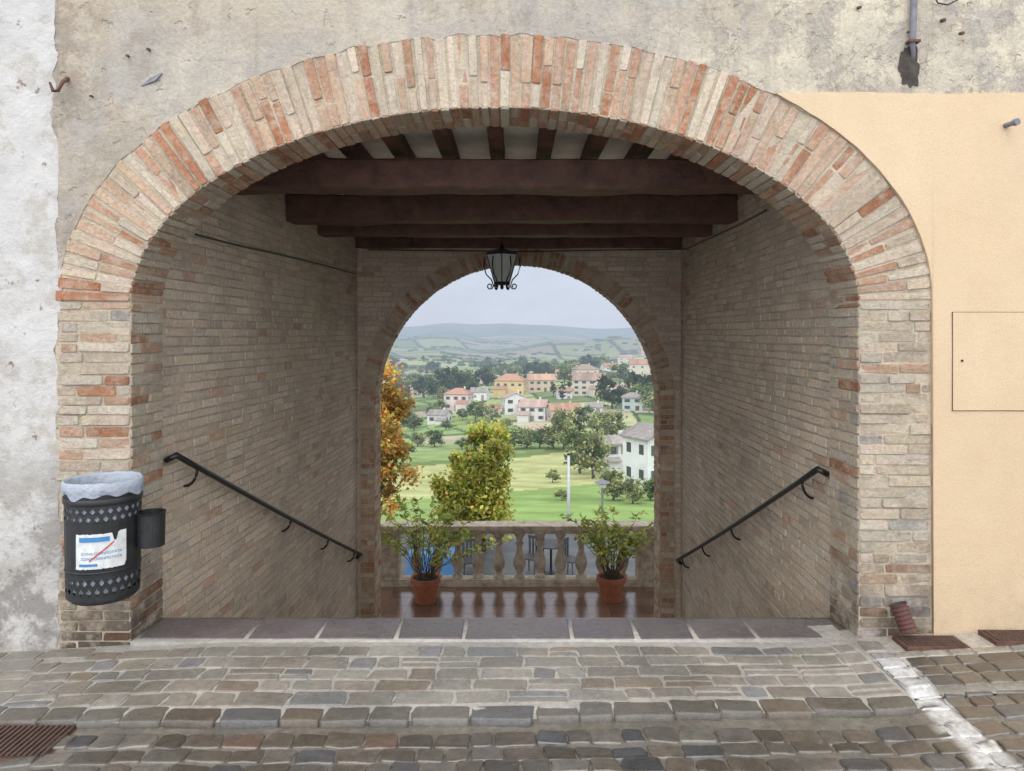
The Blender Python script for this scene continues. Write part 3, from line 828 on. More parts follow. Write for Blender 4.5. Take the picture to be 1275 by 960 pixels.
def trunk(h,r,cl,base=0,nb=9):
    mb=MB(); mb.tube([(0,0,-.6),(0.02*h,0,h*.4),(0,0,h),(0,0.0,h+base*.5),(0,0,h+base*.85)],[r*1.3,r,r*.8,r*.4,r*.1],7)
    for c,b,cr in cl[:nb]: mb.tube([(0,0,h*.9+c.z*.3),(c.x*.5,c.y*.5,h+c.z*.65),(c.x,c.y,h+c.z)],[r*.4,r*.25,r*.08],5)
    return mb
def tree(name,loc,label,rad,h,th_,n,ls,pal,shape,seed,nc=26,loose=1.0):
    t=empty(name,loc,label,'tree'); cb,cl=crown(seed,rad,h,n,ls,pal,shape,nc,False,loose)
    cb.v=[(a,b,c+th_) for a,b,c in cb.v]
    cb.build('crown',M['leaf'],t,local=True)
    trunk(th_,max(.05,h*.018),cl,h,nc).build('trunk',M['bark'],t,local=True)
    return t
YG=[(.52,.49,.09),(.42,.45,.09),(.58,.50,.10),(.27,.35,.07)]
OR=[(.60,.33,.08),(.53,.28,.07),(.64,.42,.10),(.40,.33,.08)]
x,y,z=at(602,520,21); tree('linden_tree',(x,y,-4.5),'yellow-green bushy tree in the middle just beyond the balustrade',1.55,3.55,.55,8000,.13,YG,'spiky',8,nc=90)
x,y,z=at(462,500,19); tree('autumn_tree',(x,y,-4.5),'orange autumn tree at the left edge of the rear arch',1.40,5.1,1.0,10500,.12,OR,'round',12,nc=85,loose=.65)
DG=[(.05,.08,.035),(.07,.105,.045),(.04,.065,.03)]
MG=[(.12,.17,.06),(.15,.205,.07),(.09,.13,.045)]
LG=[(.25,.29,.12),(.20,.255,.10),(.31,.31,.13)]
protos={}
KIND={'dark':('dark green round tree',DG,'round'),'mid':('mid green bushy tree',MG,'round'),'light':('pale green airy tree',LG,'round'),'cypress':('dark narrow cypress',DG,'column')}
for k,(d_,pal,shp) in KIND.items():
    for v in range(3):
        rad=.52 if shp=='round' else .16
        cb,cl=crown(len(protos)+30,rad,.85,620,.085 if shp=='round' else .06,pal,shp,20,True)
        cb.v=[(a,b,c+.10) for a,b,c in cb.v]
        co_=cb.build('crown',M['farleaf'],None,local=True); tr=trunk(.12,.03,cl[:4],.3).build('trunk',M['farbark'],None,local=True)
        protos[(k,v)]=(co_.data,tr.data); bpy.data.objects.remove(co_); bpy.data.objects.remove(tr)
def fartree(px,row,hpx,kind,label,wide=1.0):
    Y=Yrow(row); X=(px-HX)/F*Y; s=hpx*1.12/F*Y; wide*=1.12
    t=empty('valley_tree' if kind!='cypress' else 'cypress_tree',(X,Y,tz(X,Y)-.03*s),label,'tree','trees scattered over the valley slope')
    a,b=protos[(kind,R.randint(0,2))]
    for nm,me in (('crown',a),('trunk',b)):
        o=bpy.data.objects.new(nm,me); C.objects.link(o); o.parent=t
    t.scale=(s*wide,s*wide,s); t.rotation_euler=(0,0,R.uniform(0,6.28)); return t
# ------------------------------------------------------------------ houses
HS=[]
def house(px0,px1,rtop,rbase,label,ref,wall,roof,storeys=2,ang=0,kind='gable',depth=.8,nw=3,name='village_house',wing=0):
    Y=Yrow(rbase); X=((px0+px1)/2-HX)/F*Y; W=(px1-px0)/F*Y/(1+.25*abs(math.sin(math.radians(ang)))); H=(rbase-rtop)/F*Y
    D=W*depth; rh=min(H*.3,W*.22); wh=H-rh
    t=empty(name,(X,Y+D/2,tz(X,Y)-.2),label,'house'); t.rotation_euler=(0,0,math.radians(ang))
    HS.append((X,Y,ref,(px0+px1)/2))
    mb=MB(); mb.box(-W/2,W/2,-D/2,D/2,-6,wh,wall)
    if kind=='gable':
        for gx in (-W/2,W/2): mb.tri((gx,-D/2,wh),(gx,D/2,wh),(gx,0,wh+rh),wall)
    elif kind=='front':
        for gy in (-D/2,D/2): mb.tri((-W/2,gy,wh),(W/2,gy,wh),(0,gy,wh+rh),wall)
    mb.build('wall',M['wallpaint'],t,local=True)
    ov=.5; rf=MB(); e=.25
    def rc(): return vary(roof,.8,1.15)
    if kind=='gable':
        dz=rh*ov/(D/2)
        for s in (-1,1):
            for q in range(8):
                xa=-W/2-ov+(W+2*ov)*q/8; xb=-W/2-ov+(W+2*ov)*(q+1)/8
                a=[(xa,s*(D/2+ov),wh-dz),(xb,s*(D/2+ov),wh-dz),(xb,0,wh+rh),(xa,0,wh+rh)]
                c=rc(); rf.quad(*[(u,v,w_+e) for u,v,w_ in a],c); rf.quad(a[0],a[1],(a[1][0],a[1][1],a[1][2]+e),(a[0][0],a[0][1],a[0][2]+e),c)
        for gx in (-W/2-ov,W/2+ov):
            for s in (-1,1): rf.quad((gx,s*(D/2+ov),wh-dz),(gx,0,wh+rh),(gx,0,wh+rh+e),(gx,s*(D/2+ov),wh-dz+e),roof)
    elif kind=='front':
        dz=rh*ov/(W/2)
        for s in (-1,1):
            for q in range(6):
                ya=-D/2-ov+(D+2*ov)*q/6; yb=-D/2-ov+(D+2*ov)*(q+1)/6
                rf.quad((s*(W/2+ov),ya,wh-dz+e),(s*(W/2+ov),yb,wh-dz+e),(0,yb,wh+rh+e),(0,ya,wh+rh+e),rc())
            rf.quad((s*(W/2+ov),-D/2-ov,wh-dz),(0,-D/2-ov,wh+rh),(0,-D/2-ov,wh+rh+e),(s*(W/2+ov),-D/2-ov,wh-dz+e),roof)
            rf.quad((s*(W/2+ov),-D/2-ov,wh-dz),(s*(W/2+ov),D/2+ov,wh-dz),(s*(W/2+ov),D/2+ov,wh-dz+e),(s*(W/2+ov),-D/2-ov,wh-dz+e),roof)
    else:
        r0=W/2-min(W/2,D/2)*.9; pk=[(-r0,0,wh+rh+e),(r0,0,wh+rh+e)]
        c=[(-W/2-ov,-D/2-ov,wh),(W/2+ov,-D/2-ov,wh),(W/2+ov,D/2+ov,wh),(-W/2-ov,D/2+ov,wh)]; ct=[(u,v,w_+e) for u,v,w_ in c]
        rf.quad(ct[0],ct[1],pk[1],pk[0],rc()); rf.tri(ct[1],ct[2],pk[1],rc()); rf.quad(ct[2],ct[3],pk[0],pk[1],rc()); rf.tri(ct[3],ct[0],pk[0],rc())
        for i in range(4): rf.quad(c[i],c[(i+1)%4],ct[(i+1)%4],ct[i],roof)
    ro_=rf.build('roof',M['rooftile'],t,local=True)
    ch=MB(); cx=W*.22; ch.box(cx-.4,cx+.4,-.3+D*.1,.5+D*.1,wh,wh+rh+1.0,wall); ch.build('chimney',M['wallpaint'],ro_,local=True)
    if wing:
        ww_=W*.42; dd=D*.35; wz_=wh*.48; sx=wing
        a0=sx*W/2-(ww_ if sx>0 else 0)
        pm=MB(); pm.box(a0,a0+ww_,-D/2-dd,-D/2-.02,-6,wz_,tuple(v*.93 for v in wall)); pw=pm.build('porch',M['wallpaint'],t,local=True)
        pr=MB(); q=[(a0-.3,-D/2-dd-.4,wz_),(a0+ww_+.3,-D/2-dd-.4,wz_),(a0+ww_+.3,-D/2-.03,wz_+dd*.35),(a0-.3,-D/2-.03,wz_+dd*.35)]
        pr.quad(*[(u,v,w_+.2) for u,v,w_ in q],roof); pr.quad(q[0],q[1],(q[1][0],q[1][1],q[1][2]+.2),(q[0][0],q[0][1],q[0][2]+.2),roof)
        pr.build('porch_roof',M['rooftile'],pw,local=True)
    sh=R.choice([(.10,.06,.04),(.06,.10,.06),(.22,.20,.17)])
    small=(px1-px0)<26
    for s in range(storeys):
        for k in range(nw):
            cx=-W/2+W*(k+.5)/nw; z0=wh*(s+.35)/storeys; wz=min(1.6,wh/storeys*.45); ww=min(.7,W/nw*.22)
            if s==0 and k==nw//2:
                d_=MB(); d_.box(cx-ww*1.2,cx+ww*1.2,-D/2-.05,-D/2+.02,0,z0+wz,sh); d_.build('door',M['winframe'],t,local=True); continue
            f_=MB(); f_.box(cx-ww*1.7,cx+ww*1.7,-D/2-.08,-D/2-.01,z0,z0+wz,sh); wn=f_.build('window',M['winframe'],t,local=True)
            if not small:
                p_=MB(); p_.quad((cx-ww,-D/2-.10,z0+.05),(cx+ww,-D/2-.10,z0+.05),(cx+ww,-D/2-.10,z0+wz-.05),(cx-ww,-D/2-.10,z0+wz-.05)); p_.build('pane',M['pane'],wn,local=True)
        if small: continue
        for sx in (-1,1):
            for k in range(2):
                cy=-D/4+D/2*k; z0=wh*(s+.35)/storeys; wz=min(1.6,wh/storeys*.45)
                p_=MB(); X_=sx*(W/2+.03); p_.quad((X_,cy-.6,z0),(X_,cy+.6,z0),(X_,cy+.6,z0+wz),(X_,cy-.6,z0+wz)); p_.build('window',M['pane'],t,local=True)
    return t
TR=(.33,.19,.135); GR=(.24,.22,.21); PK=(.36,.265,.225); W_=(.58,.58,.56); CR=(.50,.455,.37); YE=(.54,.42,.20); OG=(.40,.26,.18)
house(786,850,531,606,'large white two storey house with grey gable roof at the right edge','large white house',(.62,.63,.64),GR,2,28,'front',.9,2)
house(752,786,544,592,'low white house with grey roof just left of the large white house','low white house',(.56,.57,.56),(.27,.25,.23),2,12,'gable',.8,2,wing=-1)
house(554,587,481,508,'pale pink house with red roof standing alone left of centre','pale pink house',(.56,.48,.45),TR,2,-14,'hip',.8,3,wing=1)
house(617,655,467,494,'bright yellow house with red tiled roof','yellow house',YE,TR,2,-10,'hip',.7,4,wing=-1)
house(656,691,469,491,'long pale orange house with terracotta roof joined beside the yellow one','pale orange house',(.50,.39,.28),OG,2,8,'gable',.6,4)
house(626,654,489,516,'white house with pinkish gable facing forward below the yellow one','white gabled house',W_,PK,2,10,'front',.9,2,wing=1)
house(648,683,499,525,'wide white house with broad pink tiled roof in the middle of the village','broad pink-roofed house',W_,PK,2,-12,'gable',.9,3,wing=-1)
house(684,723,507,528,'low pinkish house with terracotta roof right of the village centre','low terracotta house',(.48,.37,.30),TR,1,6,'gable',.9,3,wing=1)
house(715,757,470,498,'cream house with three storeys and brown roof on the upper slope','cream house',CR,(.28,.20,.16),3,-16,'gable',.7,4,wing=1)
house(714,745,459,480,'tall cream house with a brown hipped roof behind the cream one','rear cream house',CR,(.26,.2,.16),2,12,'hip',.8,3)
house(785,818,455,475,'cream house with red roof high at the right','high right house',CR,TR,2,-8,'gable',.7,3)
house(798,822,434,446,'small orange house on the right skyline','skyline house',(.46,.34,.26),TR,2,0,'gable',.7,2)
house(533,560,505,522,'small white house with grey roof among bushes on the left','small white house',W_,GR,1,-20,'gable',.8,2,wing=1)
house(510,531,471,486,'small cream farmhouse at the far left of the village','far left farmhouse',CR,PK,1,10,'gable',.8,2)
house(586,608,482,498,'small grey roofed house right of the pale pink one','small grey-roofed house',W_,GR,1,-10,'gable',.8,2)
house(762,784,486,502,'small white house with pink roof between dark trees','small pink-roofed house',W_,PK,1,14,'gable',.8,2)
house(776,802,498,520,'pale green walled house beside the dark trees on the right','pale green house',(.36,.44,.41),GR,2,-10,'hip',.8,2)
house(694,712,487,501,'little white house left of the three storey cream house','little left-hand white house',W_,TR,2,8,'gable',.8,2)
house(692,710,463,476,'little ochre house under the hills left of the tall cream house','little ochre house',(.46,.37,.24),TR,2,-8,'gable',.8,2)
house(750,770,458,472,'little white house with red roof right of the tall cream house','little red-roofed house',W_,TR,2,12,'gable',.8,2)
house(770,788,444,455,'tiny cream house below the right skyline','tiny cream house',CR,PK,2,-6,'gable',.8,2)
house(596,616,462,474,'tiny cream house with pink roof left of the yellow house','tiny pink-roofed house',CR,PK,2,6,'gable',.8,2)
house(730,752,508,522,'little white house with grey roof right of the low terracotta house','little grey-roofed house',W_,GR,1,-12,'gable',.8,2)
house(600,622,503,516,'little pink house with red roof left of the white gabled house','little pink house',(.52,.43,.39),TR,1,10,'gable',.8,2)
house(655,676,531,543,'long low farm shed with pink roof in front of the village','farm shed',(.44,.41,.36),PK,1,4,'gable',.9,2,)
EX=[(546,490,38,'dark',1.0),(566,488,34,'dark',1.1),(528,488,28,'dark',1.1),(579,485,28,'mid',1),(602,484,28,'dark',1.0),(612,478,22,'mid',1.1),(664,470,22,'dark',1.2),(680,470,20,'dark',1.1),
(640,468,16,'mid',1.1),(703,484,24,'mid',1.0),(728,464,20,'dark',1.0),(762,516,42,'dark',.85),(748,488,18,'mid',1),(792,507,36,'dark',.8),(808,516,42,'dark',.75),(772,484,26,'mid',.9),
(592,522,24,'mid',1.0),(612,522,20,'light',1),(576,520,14,'mid',1.2),(541,552,22,'mid',1.2),(520,550,18,'light',1.2),(506,568,20,'mid',1.2),(555,530,12,'mid',1.2),
(702,562,50,'light',.8),(738,596,60,'light',.75),(722,590,56,'mid',.8),(764,622,38,'light',1.1),(788,626,32,'light',1.0),(810,622,26,'mid',1.2),(700,502,22,'cypress',1.2),(708,500,24,'cypress',1.2),(689,498,18,'cypress',1.2),
(762,552,36,'light',1),(744,546,30,'light',1),(727,536,26,'mid',1),(640,558,24,'mid',1.3),(622,557,22,'mid',1.3),(656,558,26,'light',1.3),(672,559,24,'mid',1.3),(606,555,18,'light',1.3),(689,560,30,'light',1.2),(590,554,16,'light',1.3),(575,556,14,'mid',1.3),
(695,545,26,'mid',1.1),(712,548,28,'dark',1.0),(630,532,14,'light',1.2),(645,545,14,'mid',1.3),(500,592,14,'mid',1.4),(688,600,16,'light',1.2),(700,622,14,'light',1.4)]
cnt={}
ORD=['','second ','third ','fourth ','fifth ','sixth ','seventh ','eighth ','ninth ','tenth ','eleventh ','twelfth ']
def lab(px,row,kind):
    b=min(HS,key=lambda h:abs(h[3]-px)+2.2*abs(rowY(h[1])-row)); dp=px-b[3]; dr=row-rowY(b[1])
    side=('left of' if dp<0 else 'right of') if abs(dp)>1.2*abs(dr) else ('behind' if dr<0 else 'below')
    k=(b[2],side,kind); n=cnt.get(k,0); cnt[k]=n+1
    return '%s%s %s the %s'%(ORD[min(n,11)],KIND[kind][0],side,b[2])
allt=list(EX)
rt=random.Random(21); tries=0
while len(allt)<195 and tries<3000:
    tries+=1
    row=rt.choice([rt.uniform(450,466),rt.uniform(460,485),rt.uniform(470,500),rt.uniform(495,528)])
    px=rt.uniform(485,826); hp=(row-440)*.28+rt.uniform(4,9)
    if row>500 and px<600: hp*=.55
    k=rt.choice(['dark','dark','mid','mid','mid','light','cypress'] if row<500 else ['mid','light','dark','mid'])
    if any(abs(px-h[3])<21 and -1<row-rowY(h[1])<hp*1.15 for h in HS): continue
    allt.append((px,row,hp,k,rt.uniform(.9,1.3)))
allt.sort(key=lambda t:-t[1])
for a,b,c,d_,e in allt: fartree(a,b,c,d_,lab(a,b,d_),e)
mb=MB(); rw_=random.Random(5)
for i in range(2600):
    y=math.exp(rw_.uniform(math.log(650),math.log(4500))); a=rw_.uniform(-13,13); x=y*math.tan(math.radians(a))
    if noise.noise(Vector((x/y*11,math.log(y)*14,3)))<.20: continue
    s=(4+y*.0012)*rw_.uniform(.6,1.3); z=tz(x,y); k=rw_.uniform(.8,1.2); c=(.055*k,.085*k,.04*k)
    mb.lathe((x,y,z-.5),[(s*.9,0),(s*1.3,s*.35),(s*.9,s*.7),(0.05,s*.85)],6,c,s*.15)
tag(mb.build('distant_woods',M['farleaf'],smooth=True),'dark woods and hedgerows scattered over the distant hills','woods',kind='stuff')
# ------------------------------------------------------------------ lamps beyond
def base_t(px,Y): X=(px-HX)/F*Y; return X,Y,tz(X,Y)
x,y,z=base_t(708,31); t=empty('lamp_pole',(x,y,z),'plain light grey pole standing right of the yellow-green tree','pole')
zt_=EYE-(566-HY)/F*31
mb=MB(); mb.tube([(x,y,z),(x,y,zt_)],[.08,.06],10); mb.build('shaft',M['pole'],t,smooth=True)
mb=MB(); mb.lathe((x,y,zt_),[(.075,-.02),(.08,.02),(.03,.06),(0,.06)],10); mb.build('cap',M['iron'],t)
x,y,z=base_t(750,34); t=empty('street_lamp',(x,y,z),'street lamp with wide dark cap and small white globe right of the grey pole','street lamp')
zt_=EYE-(604-HY)/F*34
mb=MB(); mb.tube([(x,y,z),(x,y,zt_-.15)],[.06,.045],8); mb.build('post',M['conduit'],t)
mb=MB(); mb.lathe((x,y,zt_),[(.05,-.15),(.17,-.1),(.19,.05),(.12,.12)],12); mb.build('globe',M['globe'],t,smooth=True)
mb=MB(); mb.lathe((x,y,zt_),[(.36,.11),(.34,.14),(.12,.22),(.03,.30),(0,.30)],14); mb.build('lamp_cap',M['conduit'],t)
def chair(px,Y,rot,label):
    X=(px-HX)/F*Y; t=empty('terrace_chair',(X,Y,-4.5),label,'chair'); t.rotation_euler=(0,0,rot)
    mb=MB(); mb.box(-.24,.24,-.24,.22,.43,.46); mb.build('seat',M['plastic'],t,local=True)
    mb=MB(); mb.box(-.24,.24,.20,.235,.85,.92)
    for k in range(5): mb.box(-.22+k*.1,-.17+k*.1,.20,.225,.45,.86)
    mb.build('backrest',M['plastic'],t,local=True)
    for sx in (-1,1):
        for sy in (-1,1):
            mb=MB(); mb.tube([(sx*.21,sy*.20,.43),(sx*.24,sy*.24,0)],[.018,.014],6); mb.build('leg',M['plastic'],t,local=True)
chair(585,18.6,.4,'dark slatted chair on the lower terrace behind the left balusters')
chair(662,18.9,-.6,'dark slatted chair on the lower terrace left of the round table')
chair(710,18.7,.9,'dark slatted chair on the lower terrace right of the round table')
X=(686-HX)/F*19.0; t=empty('terrace_table',(X,19.0,-4.5),'small round dark table on the lower terrace seen between balusters','table')
mb=MB(); mb.lathe((X,19.0,-4.5),[(0,.72),(.42,.72),(.42,.75),(0,.75)],20); mb.build('tabletop',M['plastic'],t)
mb=MB(); mb.lathe((X,19.0,-4.5),[(.25,0),(.25,.02),(.04,.06),(.03,.1),(.03,.72)],14); mb.build('pedestal',M['iron'],t)
X=(541-HX)/F*18.2; t=empty('covered_table',(X,18.2,-4.5),'table under a bright blue cloth on the lower terrace at the left','table')
mb=MB(); n=40; ringp=[]
for k in range(n):
    a=2*math.pi*k/n; c_,s_=math.cos(a),math.sin(a); e=(abs(c_)**6+abs(s_)**6)**(-1/6); ringp.append((c_*e*.63,s_*e*.41))
tp=[mb.vert((x_,y_,.765)) for x_,y_ in ringp]; bt=[mb.vert((x_*(1.03+.03*math.sin(k*2.2)),y_*(1.04+.04*math.sin(k*2.2)),.25+.02*math.sin(k*1.1))) for k,(x_,y_) in enumerate(ringp)]
mb.f.append(tp)
for k in range(n): m=(k+1)%n; mb.f.append([tp[k],tp[m],bt[m],bt[k]])
mb.build('cloth',M['bluecloth'],t,local=True)
for sx in (-1,1):
    for sy in (-1,1):
        mb=MB(); mb.tube([(sx*.5,sy*.32,.75),(sx*.52,sy*.34,0)],.02,6); mb.build('leg',M['iron'],t,local=True)
# ------------------------------------------------------------------ handrails
def rail(p0,p1,side,label):
    p0,p1=Vector(p0),Vector(p1); t=empty('handrail',tuple(p0),label,'handrail')
    mb=MB(); pts=[p0+Vector((side*.055,.0,-.03)),p0+Vector((side*.02,-.01,-.012)),p0]
    for k in range(1,13): q=p0.lerp(p1,k/12); pts.append(q+Vector((0,0,-.03*math.sin(math.pi*k/12)*.5)))
    pts+= [p1+Vector((side*.03,.02,-.02)),p1+Vector((side*.055,.02,-.05))]
    mb.tube(pts,.018,10); mb.build('rail',M['iron'],t,smooth=True)
    for u in (.06,.45,.70,.93):
        q=p0.lerp(p1,u); b=MB(); arc=[q+Vector((0,0,-.02))]
        for k in range(1,9):
            a=k/8*math.pi/2; arc.append(q+Vector((side*(.075)*(1-math.cos(a)),0,-.02-.10*math.sin(a))))
        arc.append(arc[-1]+Vector((side*.01,0,0)))
        b.tube(arc,.009,7); b.build('bracket',M['iron'],t,smooth=True)
rail((-1.945,4.32,.895),(-1.755,8.65,-.96),-1,'black iron handrail on the left passage wall')
rail((1.80,4.40,.80),(1.90,8.62,-1.02),1,'black iron handrail on the right passage wall')
def cable(pts,label):
    mb=MB(); mb.tube(pts,.007,6); tag(mb.build('cable',M['iron']),label,'cable')
def wl(px,row,left,off=.02):
    p0,p1=(pL0,pL1) if left else (pR0,pR1); best=None
    for k in range(400):
        q=p0.lerp(p1,k/399); c=HX+F*q.x/q.y
        if best is None or abs(c-px)<best[0]: best=(abs(c-px),q)
    q=best[1]; return (q.x+(off if left else -off),q.y,EYE-(row-HY)/F*q.y)
cable([wl(240,292,True),wl(290,305,True),wl(350,318,True),wl(400,330,True),wl(440,341,True)],'thin dark cable running along the left passage wall')
cable([wl(957,262,False),wl(925,279,False),wl(890,295,False),wl(858,310,False),(1.9,8.72,2.58),(1.0,8.77,2.575),(.2,8.77,2.56),(-.8,8.77,2.57),(-1.7,8.77,2.58)],'dark cable along the right passage wall and over the rear arch')
# ------------------------------------------------------------------ lantern
LY=7.36; LX=(625-HX)/F*LY; LZ=2.20
t=empty('hanging_lantern',(LX,LY,LZ+.36),'black iron lantern with curled scrolls hanging below the beams','lantern')
def sq(mb,r0,z0,r1,z1,n=6):
    a=[mb.vert((LX+r0*math.cos(2*math.pi*(k+.5)/n),LY+r0*math.sin(2*math.pi*(k+.5)/n),LZ+z0)) for k in range(n)]
    b=[mb.vert((LX+r1*math.cos(2*math.pi*(k+.5)/n),LY+r1*math.sin(2*math.pi*(k+.5)/n),LZ+z1)) for k in range(n)]
    for k in range(n): m=(k+1)%n; mb.f.append([a[k],a[m],b[m],b[k]])
mb=MB(); sq(mb,.08,-.10,.168,.17); mb.build('glass',M['lampglass'],t)
mb=MB()
for k in range(6):
    a=2*math.pi*(k+.5)/6; mb.tube([(LX+.082*math.cos(a),LY+.082*math.sin(a),LZ-.11),(LX+.172*math.cos(a),LY+.172*math.sin(a),LZ+.175)],.006,5)
sq(mb,.09,-.12,.09,-.095); sq(mb,.02,-.13,.09,-.12); sq(mb,.178,.168,.178,.182); mb.lathe((LX,LY,LZ),[(0,-.17),(.012,-.165),(.02,-.145),(.01,-.125)],8)
mb.build('frame',M['iron'],t)
mb=MB(); sq(mb,.19,.182,.09,.215); sq(mb,.09,.215,.03,.235); sq(mb,.03,.235,.005,.30); mb.build('cap',M['iron'],t)
for k in range(6):
    a=2*math.pi*(k)/6; mb=MB(); pts=[]
    for u in lin(0,1,26):
        th_=u*2.6*math.pi; r=.034*(1-.62*u); pts.append((.118+r*math.cos(th_+2.4),0,-.135+r*math.sin(th_+2.4)))
    pre=[(.165,0,.15),(.18,0,.06),(.155,0,-.02),(.105,0,-.07),(.09,0,-.11)]
    mb.tube([(LX+p[0]*math.cos(a),LY+p[0]*math.sin(a),LZ+p[2]) for p in pre+pts[1:]],.0065,5); mb.build('scroll',M['iron'],t,smooth=True)
for k in range(4):
    mb=MB(); z_=LZ+.315+k*.03; pts=[(LX+(.012*math.cos(a) if k%2 else 0),LY+(0 if k%2 else .012*math.cos(a)),z_+.02*math.sin(a)) for a in lin(0,2*math.pi,10)]
    mb.tube(pts,.003,4,cap=False); mb.build('chain_link',M['iron'],t)
# ------------------------------------------------------------------ litter bin
BX,BY=-2.02,3.69; ZB,ZTp=.305,.865; RB=.170; CA=math.radians(297)
t=empty('litter_bin',(BX,BY,ZB),'dark perforated litter bin with a pale bag fixed to the left pier','bin')
body=MB(); nc=28
def rad(z): return RB-.012*max(0,(ZTp-.25-z))/.5
def cp(a,z,r=None): r=r or rad(z); return (BX+r*math.cos(a),BY+r*math.sin(a),z)
zz=[(ZB+.02,ZB+.045,0),(ZB+.045,ZB+.089,1),(ZB+.089,ZB+.133,1),(ZB+.133,ZB+.395,0),(ZB+.395,ZB+.432,1),(ZB+.432,ZB+.469,1),(ZB+.469,ZTp,0)]
for bi,(z0,z1,d_) in enumerate(zz):
    for k in range(nc):
        o=.5 if bi in (2,5) else 0
        a0=2*math.pi*(k+o)/nc; a1=2*math.pi*(k+1+o)/nc; am=(a0+a1)/2; zm=(z0+z1)/2
        c=[body.vert(cp(a0,z0)),body.vert(cp(a1,z0)),body.vert(cp(a1,z1)),body.vert(cp(a0,z1))]
        if not d_: body.f.append(c); continue
        da=(a1-a0)*.32; dz=(z1-z0)*.38
        e=[body.vert(cp(am,zm-dz)),body.vert(cp(am+da,zm)),body.vert(cp(am,zm+dz)),body.vert(cp(am-da,zm))]
        for i in range(4):
            j=(i+1)%4; body.f.append([c[i],c[j],e[i]]); body.f.append([c[j],e[j],e[i]])
body.lathe((BX,BY,0),[(0,ZB-.012),(.10,ZB-.01),(.145,ZB),(rad(ZB+.02),ZB+.02)],28)
body.build('body',M['bin'],t)
mb=MB(); mb.lathe((BX,BY,0),[(RB+.003,ZTp-.085),(RB+.006,ZTp-.08),(RB+.006,ZTp-.055),(RB+.002,ZTp-.053)],32); mb.build('band',M['bin'],t,smooth=True)
mb=MB(); mb.lathe((BX,BY,0),[(RB-.012,ZB+.150),(RB-.001,ZB+.153),(RB-.001,ZB+.161),(RB-.014,ZB+.163)],32); mb.build('band',M['bin'],t,smooth=True)
bg_=MB(); nseg=96; rings=[]
prof=[(.138,ZB+.05),(.156,ZB+.1),(.160,ZTp-.05),(.163,ZTp+.010),(.171,ZTp+.024),(.178,ZTp+.016),(.181,ZTp-.008),(.179,ZTp-.03),(.177,ZTp-.046)]
for i,(r,z) in enumerate(prof):
    rg=[]
    for k in range(nseg):
        a=2*math.pi*k/nseg; w1=.003*nz(math.cos(a)*3,math.sin(a)*3,i*.5,1.5)+.0028*nz(math.cos(a),math.sin(a),i*.12,9)*(1 if i>3 else .6)
        zz_=z+(.020*nz(math.cos(a)*2,math.sin(a)*2,7,1.3)+.006*math.sin(a*11) if i==8 else (.005*nz(math.cos(a)*2,math.sin(a)*2,3,2) if i>3 else 0))
        rg.append(bg_.vert((BX+(r+w1)*math.cos(a),BY+(r+w1)*math.sin(a),zz_)))
    rings.append(rg)
for i in range(len(prof)-1):
    for k in range(nseg): m=(k+1)%nseg; bg_.f.append([rings[i][k],rings[i][m],rings[i+1][m],rings[i+1][k]])
bg_.f.append(rings[0])
bg_.build('bag',M['bag'],t,smooth=True)
sa0,sa1=CA-math.radians(40),CA+math.radians(36); sz0,sz1=ZB+.180,ZB+.345
stk=MB(); prev=None
for k in range(25):
    a=sa0+(sa1-sa0)*k/24; r=RB+.0015
    q=(stk.vert(cp(a,sz0+(.006*nz(k*.9,0,0)+(.02 if k==24 else 0)),r)),stk.vert(cp(a,sz1+.005*nz(k*.8,3,0)-(.035 if 17<k<20 else -.006 if k>20 else 0),r)))
    if prev: stk.f.append([prev[0],q[0],q[1],prev[1]])
    prev=q
sk=stk.build('sticker',M['sticker'],t)
def wraptext(txt,size,uc,zc,mat):
    cu=bpy.data.curves.new('t','FONT'); cu.body=txt; cu.size=size; cu.align_x='CENTER'
    o=bpy.data.objects.new('t',cu); C.objects.link(o); bpy.context.view_layer.update()
    me=bpy.data.meshes.new_from_object(o.evaluated_get(bpy.context.evaluated_depsgraph_get()))
    mb=MB()
    for v in me.vertices: mb.vert(cp(CA+(v.co.x+uc)/RB,zc+v.co.y,RB+.003))
    for p in me.polygons: mb.f.append(list(p.vertices))
    bpy.data.objects.remove(o); mb.build('lettering',mat,sk)
wraptext('ZONA DISINFESTATA',.0185,-.004,sz0+.068,M['blue'])
wraptext('ZONA DISINFESTATA',.0185,-.004,sz0+.044,M['blue'])
def patch(u0,u1,z0,z1,mat,name,sh=0):
    mb=MB(); prev=None
    for k in range(13):
        u=u0+(u1-u0)*k/12; a=CA+u/RB; dz=sh*k/12
        q=(mb.vert(cp(a,z0+dz,RB+.0042)),mb.vert(cp(a,z1+dz,RB+.0042)))
        if prev: mb.f.append([prev[0],q[0],q[1],prev[1]])
        prev=q
    mb.build(name,mat,sk)
patch(-.10,.03,sz1-.036,sz1-.014,M['blue'],'printed_band'); patch(-.10,-.02,sz0+.014,sz0+.026,M['blue'],'printed_band'); patch(-.055,.05,sz0+.035,sz0+.043,M['red'],'red_stroke',.085)
ax,ay=-1.80,3.72; za0,za1=EYE-(684-HY)/F*3.65,EYE-(641-HY)/F*3.65
mb=MB(); mb.lathe((ax,ay,0),[(0,za0),(.064,za0),(.067,za1-.01),(.071,za1),(.064,za1),(.060,za0+.03),(0,za0+.03)],24); ash=mb.build('ashtray',M['bin'],t)
mb=MB(); mb.tube([(ax-.06,ay,za1-.05),(BX+.15,BY,za1-.05)],.012,6); mb.build('arm',M['bin'],ash)
mb=MB(); mb.box(BX-.05,BX+.05,BY+.155,3.885,.40,.74); mb.build('wall_bracket',M['bin'],t)
